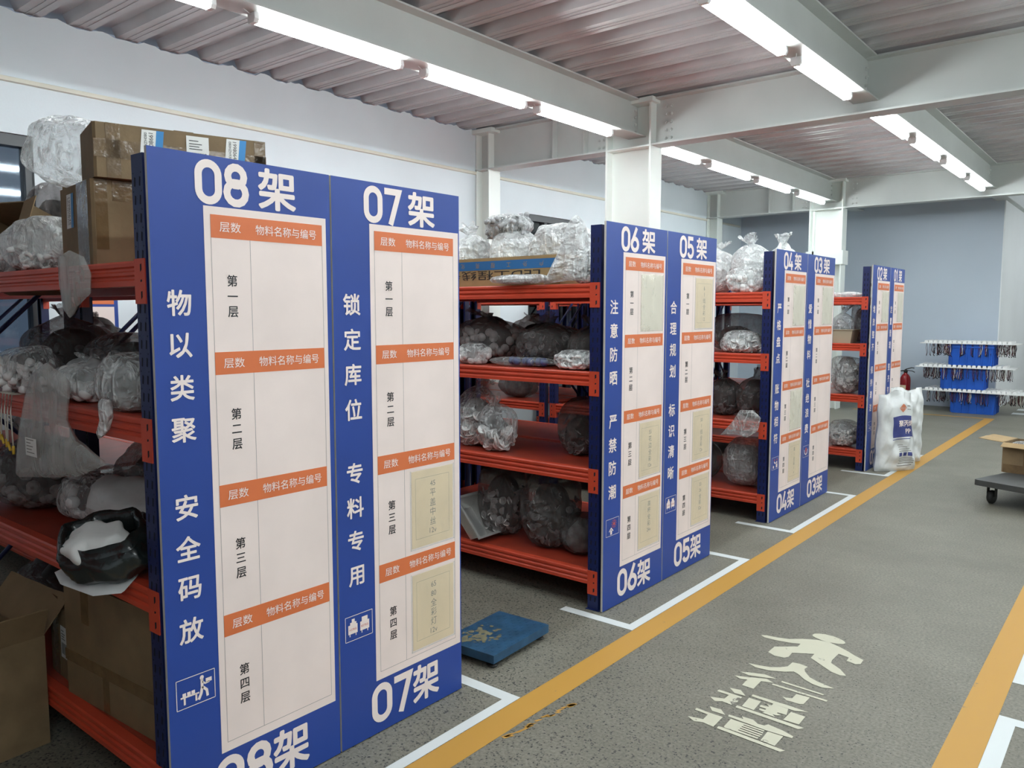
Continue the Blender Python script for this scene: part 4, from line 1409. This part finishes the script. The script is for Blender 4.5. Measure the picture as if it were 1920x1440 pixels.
bag('small clear bag of white domes at the left of the 06 rack second shelf', -.99, Y6 + .12, S2, .20, .16, .12, 'film', 'ball', 26, .8, 56, False, core='mid_fill')
# ---- rack 06: third shelf
bag('tall clear bag of big white discs, partly behind the 07 board', -1.06, 2.52, S3, .30, .26, .44, 'film', 'disc', 90, .6, 61, True, core='mid_fill', us=1.5)
bag('clear bag of white discs and wires at the front of the 06 rack third shelf', -.83, 2.44, S3, .26, .20, .345, 'film', 'disc', 70, .55, 62, True, core='dark_fill', us=1.5)
bag('dim bag of small discs at the right of the 06 rack third shelf', -.37, 2.64, S3, .24, .24, .33, 'film_dark', 'disc', 70, .6, 63, False, core='dark_fill', piece='grey_plastic')
# ---- rack 06: bottom shelf
bag('left dim bag of round lamps on the 06 rack bottom shelf', -.89, 2.58, S4, .32, .28, .44, 'film_dark', 'disc', 110, .75, 64, False, core='dark_fill', us=1.1)
bag('right dim shiny bag of round lamps on the 06 rack bottom shelf', -.51, 2.54, S4, .34, .30, .45, 'film_dark', 'disc', 90, .75, 65, False, core='dark_fill', piece='grey_plastic')
bag('low pale slack bag at the right of the 06 rack bottom shelf', -.30, 2.56, S4, .24, .26, .22, 'film_dark', None, 0, .8, 66, False, core='mid_fill')
t = thing('steel_basin', 'stainless steel basin with black handwriting on the 06 rack bottom shelf', 'basin', (-.985, Y6 + .10, S4))
def basin(mb, a, b, c, d, h, th=.004, flare=.012):
    pr = lambda w, e, z: [(-w / 2, -e / 2, z), (w / 2, -e / 2, z), (w / 2, e / 2, z), (-w / 2, e / 2, z)]
    L = [pr(a, b, 0), pr(c, d, h), pr(c + 2 * flare, d + 2 * flare, h + .001), pr(c + 2 * flare, d + 2 * flare, h - .006), pr(c - 2 * th, d - 2 * th, h - .001), pr(a - th, b - th, th)]
    v = [p for q in L for p in q]
    f = [(3, 2, 1, 0)] + [(j * 4 + i, j * 4 + (i + 1) % 4, (j + 1) * 4 + (i + 1) % 4, (j + 1) * 4 + i) for j in (0,) for i in range(4)]
    def ring(a_, b_):
        return [(a_ * 4 + i, a_ * 4 + (i + 1) % 4, b_ * 4 + (i + 1) % 4, b_ * 4 + i) for i in range(4)]
    f += ring(1, 3) + ring(3, 2) + ring(2, 4) + ring(4, 5) + [(20, 21, 22, 23)]
    mb.add(v, f)
    return mb
bs = basin(MB(), .20, .15, .27, .21, .10).build('basin_body', 'stainless', t)
bs.rotation_euler = (0, R(48), 0)
bs.location = (-.02, 0, .078)
mb = MB()
put_text(mb, 'al like', lambda p, q: (.0, 0, 0), 0, 0, .1, .03) if False else None
random.seed(8)
for k in range(7):
    y0 = -.06 + k * .018
    ribbon(mb, [(y0, .03), (y0 + .01, .05 + .01 * random.random()), (y0 + .006, .06), (y0 + .016, .04)], .003, False, lambda p, q: (.107 + q * .35 + .004, p, q + .004))
mb.build('handwriting', 'ink', bs)

# silver bags seen between the racks on the 05 rack
bag('silvery bag on the 05 rack third shelf, seen through the 06 rack', -.50, 3.22, S3, .26, .26, .40, 'film_silver', None, 0, .8, 67, False, core='mid_fill')
bag('dark bag on the 05 rack second shelf, seen through the 06 rack', -1.15, 3.25, S2, .34, .3, .26, 'film_dark', None, 0, .8, 68, True, core='dark_fill')

# ---- rack 04
Y4 = 4.551
bag('knotted clear bag left most on the 04 rack top', -.62, 4.92, S1, .32, .30, .43, 'film_white', 'disc', 40, .6, 71, True, core='pale_fill')
bag('tallest clear bag on the 04 rack top, behind the bag of balls', -.30, 4.83, S1, .32, .26, .46, 'film_white', 'disc', 40, .7, 72, True, core='pale_fill')
bag('clear bag on the 04 rack top rising above the 04 board', -.16, 5.08, S1, .24, .2, .46, 'film_white', 'ball', 50, .8, 73, True, core='pale_fill')
bag('clear bag of white balls at the front of the 04 rack top', -.26, 4.64, S1, .28, .14, .19, 'film', 'ball', 50, .8, 74, False, core='pale_fill')
bag('clear bag of white spools on the 04 rack second shelf', -.30, 4.68, S2, .32, .20, .165, 'film', 'disc', 110, .85, 75, False, core='mid_fill', us=1.2)
bag('dark bag at the back of the 04 rack second shelf', -.44, 4.94, S2, .46, .3, .30, 'film_dark', 'ball', 30, .6, 76, False, core='dark_fill', piece='grey_plastic')
bag('left dark bag of small parts on the 04 rack third shelf', -.50, 4.86, S3, .30, .3, .37, 'film_dark', 'disc', 60, .7, 77, True, core='dark_fill', piece='grey_plastic')
bag('right dark bag of small parts on the 04 rack third shelf', -.25, 4.84, S3, .30, .3, .38, 'film_dark', 'disc', 60, .7, 78, True, core='dark_fill', piece='grey_plastic')
flatbag('limp clear bag draped over the third beam of the 04 rack', (-.19, Y4 - .025, S3), [(-.19, -.115), (-.10, -.01), (-.04, .085), (.06, .09), (.12, .04), (.10, -.06), (.02, -.115), (-.08, -.10)], .045, 'film', 79)
bag('big clear wrapped bag on the 04 rack bottom shelf', -.30, 4.84, S4, .36, .34, .36, 'film_silver', 'disc', 50, .8, 80, False, core='mid_fill')
bag('dark bag at the left of the 04 rack bottom shelf, mostly behind the 05 board', -.68, 4.86, S4, .3, .34, .42, 'film_dark', None, 0, .8, 81, True, core='dark_fill')
# ---- rack 02
flatbag('flat white folded bag on the 02 rack top', (-.28, 7.18, S1 + .026), [(-.2, -.09), (.14, -.10), (.18, .08), (-.18, .1)], .05, 'film_white', 82, plane='xy')
t = thing('plastic_tray', 'beige plastic tub on the 02 rack second shelf', 'tub', (-.33, 7.16, S2))
basin(MB(), .26, .20, .31, .25, .135).build('tub_body', 'beige', t)
bag('clear bag of silvery parts heaped in the beige tub', -.32, 7.17, S2 + .006, .24, .2, .36, 'film_silver', None, 0, .6, 83, True, core='mid_fill')
bag('silvery crumpled bag at the back right of the 02 rack second shelf', -.20, 7.43, S2, .2, .2, .40, 'film_silver', None, 0, .8, 84, False, core='mid_fill')
bag('clear bag packed with small white plugs on the 02 rack third shelf', -.27, 7.22, S3, .30, .3, .37, 'film', 'disc', 150, .9, 85, False, core='mid_fill')
bag('clear bag of white tubes on the 02 rack bottom shelf', -.28, 7.22, S4, .32, .3, .25, 'film', 'ring', 150, .9, 86, False, core='mid_fill', us=1.2)
bag('dark bag at the left of the 02 rack bottom shelf', -.66, 7.30, S4, .3, .3, .42, 'film_dark', None, 0, .8, 87, True, core='dark_fill')
bag('silver crumpled bag jutting out past the edge of the 01 board', -.085, 8.19, S2, .12, .22, .21, 'film_silver', 'ring', 20, .9, 88, False, core='mid_fill')

# ---- dim stock on the racks by the window wall, glimpsed between the shelves
spots = [(-2.5, 2.62, S2, 'grey bag glimpsed on the window side rack behind the bag of white balls'), (-2.9, 2.62, S3, 'grey bag glimpsed low on the window side rack behind the big white discs'), (-2.45, 4.86, S2, 'grey bag glimpsed through the middle racks, level with the white balls'),
         (-2.6, 4.86, S3, 'grey bag glimpsed through the middle racks, below the paired navy posts'), (-2.5, .92, S2, 'grey bag glimpsed by the small blue wall notice'), (-1.5, .92, S3, 'grey bag at the back of the nearest racks behind the hanging clear bag')]
for i, (x, yy, z, lb) in enumerate(spots):
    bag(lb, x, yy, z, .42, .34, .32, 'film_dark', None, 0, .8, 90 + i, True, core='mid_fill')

# small notice on the window wall, glimpsed through the nearest rack
t = thing('wall_notice', 'small blue notice with an orange head on the wall behind the nearest rack', 'notice', (XW + .004, 1.62, 1.42))
MB().box((0, -.16, 0), (.006, .16, .26)).build('panel', 'board', t)
MB().box((.006, -.13, .19), (.008, .13, .25)).build('header_band', 'orange', t)
MB().box((.006, -.06, .02), (.008, .13, .17)).build('sheet', 'sheet', t)

# ================================================================== PLATFORM SCALE
t = thing('platform_scale', 'blue platform scale on the floor beside the 07 board', 'scale', (-.165, 1.655, 0), R(3))
mb = MB()
mb.box((-.148, -.215, .062), (.148, .215, .066)).box((-.148, -.215, .028), (-.144, .215, .062)).box((.144, -.215, .028), (.148, .215, .062)).box((-.144, -.215, .028), (.144, -.211, .062)).box((-.144, .211, .028), (.144, .215, .062))
deckp = mb.build('platform', 'scale_blue', t)
mb = MB()
random.seed(2)
for i in range(13):
    for j in range(18):
        if (i + j) % 2: continue
        mb.box((-.138 + i * .0225, -.205 + j * .0235, .066), (-.130 + i * .0225, -.190 + j * .0235, .0668))
mb.build('tread_pattern', 'scale_blue', deckp)
mb = MB()
for k in range(120):
    a_, r_ = random.uniform(0, 6.28), random.random() ** .7
    px, py, q = -.03 + .085 * r_ * math.cos(a_) + .02 * math.sin(5 * a_), -.07 + .11 * r_ * math.sin(a_), random.uniform(.004, .016)
    poly2(mb, [(px + q * random.uniform(.5, 1.2) * math.cos(w_ * 1.05), py + q * random.uniform(.4, 1.3) * math.sin(w_ * 1.05)) for w_ in range(6)], lambda p, q_, k=k: (p, q_, .0672 + k * 4e-6))
mb.build('dried_mud', 'mud', deckp)
MB().box((-.14, -.20, .0665), (-.10, -.15, .0672)).build('red_sticker', 'red_ink', deckp)
for sx in (-1, 1):
    for sy in (-1, 1):
        MB().lathe([(.022, 0), (.024, .006), (.012, .010), (.008, .012), (.008, .030)], 12, 0, Matrix.Translation((sx * .115, sy * .18, .0005))).build('foot', 'rubber', t)
MB().tube([(-.10, -.20, .045), (-.12, -.27, .045), (-.16, -.30, .045)], .016, 8).build('column_arm', 'scale_blue', t)

# ================================================================== WHITE SACKS
def sack(label, loc, rz, w, d, h, seed, printed, lean):
    t = thing('woven_sack', label, 'sack', loc, rz, 'white woven sacks by the 02 board')
    def surf(u, v, sd):
        """u -1..1 across, v 0..1 up, sd +1 front / -1 back"""
        flat = min(1, (1 - v) / .16) * (.55 + .45 * min(1, v / .06))
        th = d / 2 * (max(0, 1 - abs(u) ** 2.6)) ** .5 * (.10 + .90 * flat) * (1.0 + .2 * math.sin(3 * v + seed))
        wd = w / 2 * (1 + .05 * math.sin(5 * v + seed) - .08 * v + .03 * math.sin(17 * v + seed))
        a = min(1, 6 * v + .25)
        wr = .010 * math.sin(7 * u + 13 * v + seed) + .008 * math.sin(-11 * u + 23 * v + seed * 2 + 2 * math.sin(5 * u)) + .006 * math.sin(31 * v + 4 * u * u + seed)
        if v < .2: wr += .010 * math.sin(46 * v + 3 * u + seed) * (1 - v / .2)
        wr *= min(1, 3 * (1 - abs(u))) * a
        if printed and sd > 0 and .38 < v < .88: wr *= 1 - .75 * min(1, (v - .38) / .08, (.88 - v) / .08) * min(1, max(0, (u + .7) / .2))
        zt = h * v + .02 * math.sin(2.5 * u + seed) * v + (.008 * math.sin(6 * u + seed) if v > .95 else 0)
        return (u * wd, -sd * (th + wr) + lean * v, max(0.001, zt))
    nu, nv = 34, 44
    mb = MB()
    for sd in (1, -1):
        P = [[surf((-1 + 2 * i / (nu - 1)) * sd, j / (nv - 1), sd) for i in range(nu)] for j in range(nv)]
        poly_grid(mb, nu, nv, P)
    mb.add([surf(-1 + 2 * i / (nu - 1), 0, 1) for i in range(nu)] + [surf(1 - 2 * i / (nu - 1), 0, -1) for i in range(1, nu - 1)], [tuple(range(2 * nu - 2))[::-1]])
    body = mb.build('sack_cloth', 'woven', t)
    if printed:
        def fn(p, q):
            x, y, z = surf(p, q, 1)
            return (x, y - .0022, z)
        def patch(mb, u0, v0, u1, v1, m, off=0.0):
            n = 14
            P = [[tuple(np.array(surf(u0 + (u1 - u0) * i / n, v0 + (v1 - v0) * j / n, 1)) - np.array((0, .0016 + off, 0))) for i in range(n + 1)] for j in range(n + 1)]
            poly_grid(mb, n + 1, n + 1, P, m)
        mb = MB()
        patch(mb, -.42, .435, .72, .70, 0)
        patch(mb, -.45, .408, .60, .417, 0)
        patch(mb, .745, .425, .765, .62, 0)
        mb.build('blue_print', 'sack_blue', body)
        mb = MB()
        put_text(mb, '聚丙烯', lambda p, q: (lambda c: (c[0], c[1] - .0050, c[2]))(surf(p, q, 1)), .33, .605, .92, .082, bold=.015)
        put_text(mb, 'PP', lambda p, q: (lambda c: (c[0], c[1] - .0050, c[2]))(surf(p, q, 1)), .42, .505, .34, .06, bold=.015)
        mb.build('lettering', 'letter', body)
        mb = MB()
        c0, c1, ru, rv = .16, .795, .19, .048
        for k in range(3):
            s = 1 - k * .33
            ribbon(mb, [(c0 - ru * s, c1), (c0 - ru * s / 2, c1 + rv * s / 2), (c0, c1 + rv * s), (c0 + ru * s / 2, c1 + rv * s / 2), (c0 + ru * s, c1), (c0 + ru * s / 2, c1 - rv * s / 2), (c0, c1 - rv * s), (c0 - ru * s / 2, c1 - rv * s / 2)], .012, True, lambda p, q: (lambda c: (c[0], c[1] - .0040, c[2]))(surf(p, q, 1)))
        mb.build('emblem', 'sack_orange', body)
        mb = MB()
        for u0, u1, v0, v1 in [(-.12, .12, .33, .337), (-.10, .28, .305, .313), (-.10, .5, .28, .288), (-.12, .55, .256, .264), (-.1, .7, .125, .134), (-.14, .66, .1, .11), (-.16, .7, .145, .152), (-.16, .62, .165, .172), (.42, .66, .815, .828), (.42, .7, .775, .782), (-.2, .6, .07, .08)]:
            patch(mb, u0, v0, u1, v1, 0)
        for u0 in (-.16, .12, .38):
            patch(mb, u0, .195, u0 + .19, .24, 1)
        mb.build('small_print', ['grey_ink', 'sack_blue'], body)
    return t
rzs = math.atan2(.379, .258)
sack('front white woven sack with a blue PP print, leaning on the 02 board', (.195, 7.285, 0), rzs, .44, .15, .76, 1, True, .03)
sack('plain white woven sack standing just behind the printed one', (.175, 7.80, 0), R(63), .46, .16, .77, 4, False, .02)

# ================================================================== EXTINGUISHER
t = thing('fire_extinguisher', 'red fire extinguisher on the floor against the far blue grey wall', 'extinguisher', (-1.10, 13.30, 0))
MB().lathe([(.078, .0), (.082, .01), (.082, .42), (.074, .47), (.05, .51), (.026, .53), (.026, .545)], 20).build('cylinder', 'red_enamel', t)
MB().lathe([(.03, .545), (.03, .575), (.018, .585), (.018, .60)], 12).build('valve', 'rubber', t)
MB().tube([(.0, 0, .60), (.09, 0, .63), (.13, 0, .625)], .008, 6).tube([(0, 0, .585), (.10, 0, .575), (.14, 0, .555)], .007, 6).build('handle', 'rubber', t)
MB().tube([(-.02, 0, .575), (-.08, -.02, .57), (-.115, -.03, .5), (-.11, -.035, .32), (-.1, -.035, .2)], .011, 8).build('hose', 'rubber', t)
mb = MB()
mb.prism([(.0825 * math.cos(R(a)), .0825 * math.sin(R(a))) for a in range(-150, -69, 10)] + [(.08 * math.cos(R(a)), .08 * math.sin(R(a))) for a in range(-70, -151, -10)], lambda p, q, s: (p, q, s), .14, .34)
mb.build('instruction_label', 'paper', t)

# ================================================================== CRATES AND MODULE TRAYS
def crate(label, loc, rz):
    t = thing('storage_crate', label, 'crate', loc, rz, 'blue crates stacked under the module boards')
    w, d, h = .60, .42, .325
    mb = MB()
    a, b = w - .03, d - .03
    pr = lambda W_, D_, z: [(-W_ / 2, -D_ / 2, z), (W_ / 2, -D_ / 2, z), (W_ / 2, D_ / 2, z), (-W_ / 2, D_ / 2, z)]
    L = [pr(a, b, 0), pr(w, d, h), pr(w - .012, d - .012, h), pr(a - .012, b - .012, .008)]
    v = [p for q in L for p in q]
    f = [(3, 2, 1, 0), (12, 13, 14, 15)]
    for j in range(3):
        f += [(j * 4 + i, j * 4 + (i + 1) % 4, (j + 1) * 4 + (i + 1) % 4, (j + 1) * 4 + i) for i in range(4)]
    mb.add(v, f)
    for k in range(6):
        x = -w / 2 + .045 + k * (w - .09) / 5
        for sy in (-1, 1):
            y0, y1 = sorted((sy * (d / 2 - .008), sy * (d / 2 + .006)))
            mb.box((x - .006, y0, .01), (x + .006, y1, h - .055))
    for k in range(4):
        y = -d / 2 + .05 + k * (d - .1) / 3
        for sx in (-1, 1):
            x0, x1 = sorted((sx * (w / 2 - .008), sx * (w / 2 + .006)))
            mb.box((x0, y - .006, .01), (x1, y + .006, h - .055))
    mb.build('crate_body', 'crate', t)
    mb = MB()
    for (x0, y0, x1, y1) in ((-w / 2 - .01, -d / 2 - .012, w / 2 + .01, -d / 2 + .004), (-w / 2 - .01, d / 2 - .004, w / 2 + .01, d / 2 + .012), (-w / 2 - .012, -d / 2, -w / 2 + .004, d / 2), (w / 2 - .004, -d / 2, w / 2 + .012, d / 2)):
        mb.box((x0, y0, h - .055), (x1, y1, h - .03)).box((x0, y0, h - .018), (x1, y1, h + .0005))
    mb.build('rim', 'crate', t)
    return t
MOD = MB().prism([(-.026, 0), (.026, 0), (.026, .012), (.018, .034), (-.018, .034), (-.026, .012)], lambda p, q, s: (p, s, q), -.036, .036).mesh('module', 'white_plastic')
def tray(label, loc, rz, w, d, seed):
    t = thing('module_board', label, 'board', loc, rz, 'white boards of lamp modules')
    MB().box((-w / 2, -d / 2, 0), (w / 2, d / 2, .012)).build('base_sheet', 'white_plastic', t)
    nx, ny = int((w - .12) / .066), 5
    for i in range(nx):
        for j in range(ny):
            link('lamp_module', MOD, t, (-w / 2 + .08 + i * .066 + .004 * math.sin(i * 5 + j), -d / 2 + .07 + j * (d - .14) / (ny - 1), .0125))
    mb = MB()
    rs = random.Random(seed)
    for i in range(int(nx * 6)):
        x = -w / 2 + .07 + rs.random() * (w - .14)
        if abs(x) < .325:
            y = -d / 2 + rs.uniform(.02, .05)
            if rs.random() < .6: continue
        else:
            y = rs.uniform(-d / 2 + .05, d / 2 - .05)
        ln = rs.uniform(.14, .19)
        for s in (-1, 1):
            pts = [(x + s * .004, y, -.001), (x + s * .012, y + .004, -ln * .4), (x + s * .007 + rs.uniform(-.012, .012), y, -ln * .8), (x + s * .003 + rs.uniform(-.01, .01), y - .004, -ln)]
            mb.tube(pts, .0034, 4, 0 if s < 0 else (1 if i % 3 == 0 else 2))
        mb.tube([pts[-1], (pts[-1][0] + rs.uniform(-.01, .012), pts[-1][1], -ln - .012)], .006, 4, 2)
    o = mb.build('hanging_wires', ['wire_red', 'wire_white', 'wire_black'], t)
    o['kind'] = 'stuff'
    return t
cz = 0
CR = [(-.01, 12.90, .0), (-.16, 12.86, R(2)), (-.05, 12.84, R(-2))]
nm = ['bottom', 'middle', 'top']
for k, (x, yy, rz) in enumerate(CR):
    crate('%s blue plastic crate of the stack by the far wall' % nm[k], (x, yy, cz + .0005), rz)
    cz += .328
    tray('%s white board of lamp modules with wires hanging below' % ['lowest', 'middle', 'topmost'][k], (x + [.02, .02, -.04][k], yy - .02, cz), rz + R([-4, -1, 1][k]), [1.44, 1.34, 1.32][k], [.56, .5, .46][k], 40 + k)
    cz += .0405
    # crates above stand on the modules
    
# ================================================================== CART WITH CARTON
t = thing('platform_cart', 'dark grey platform cart at the right picture edge', 'cart', (1.045, 6.208, 0), R(-19))
mb = MB()
W_, L_ = .60, .92
r = .03
pr = []
for cx, cy, a0 in ((W_ - r, r, -90), (W_ - r, L_ - r, 0), (r, L_ - r, 90), (r, r, 180)):
    pr += [(cx + r * math.cos(R(a0 + q)), cy + r * math.sin(R(a0 + q))) for q in (0, 30, 60, 90)]
mb.prism(pr, lambda p, q, s: (p, q, s), .155, .2)
mb.build('platform', 'cart', t)
for (x, yy) in ((.085, .13), (W_ - .085, .13), (.085, L_ - .13), (W_ - .085, L_ - .13)):
    mb = MB()
    mb.box((x - .034, yy - .035, .145), (x + .034, yy + .035, .1545)).box((x - .032, yy - .02, .06), (x - .028, yy + .02, .145)).box((x + .028, yy - .02, .06), (x + .032, yy + .02, .145))
    c = mb.build('caster', 'rubber', t)
    MB().lathe([(.030, -.022), (.046, -.020), (.055, -.010), (.055, .010), (.046, .020), (.030, .022)], 20, 0, Matrix.Translation((x, yy, .0555)) @ Matrix.Rotation(R(90), 4, 'Y')).build('wheel', 'rubber', c)
MB().tube([(.06, L_ - .04, .2), (.06, L_ - .02, .95), (.30, L_ - .02, 1.0), (.54, L_ - .02, .95), (.54, L_ - .04, .2)], .014, 8).build('push_handle', 'stainless', t)
t = carton('film wrapped brown carton with open flaps on the dark cart', (1.385, 6.83, .2005), .36, .34, .25, R(-12), flapmat='card_light', tapes=[('f', -.17, .17, .0, .07), ('f', -.02, .02, 0, .25)], open_top=True, flaps=[('l', .20, 4), ('f', .07, -25), ('r', .2, 10)])
mb = MB()
P = bag_points(.32, .30, .16, 99, False, .12)
poly_grid(mb, 44, 30, [[(q[0], q[1], q[2] + .10) for q in row] for row in P], 0, True, True)
mb.build('film_lining', 'film', t)

LP['label'] = LP['label']
print('objects', len(SC.objects))
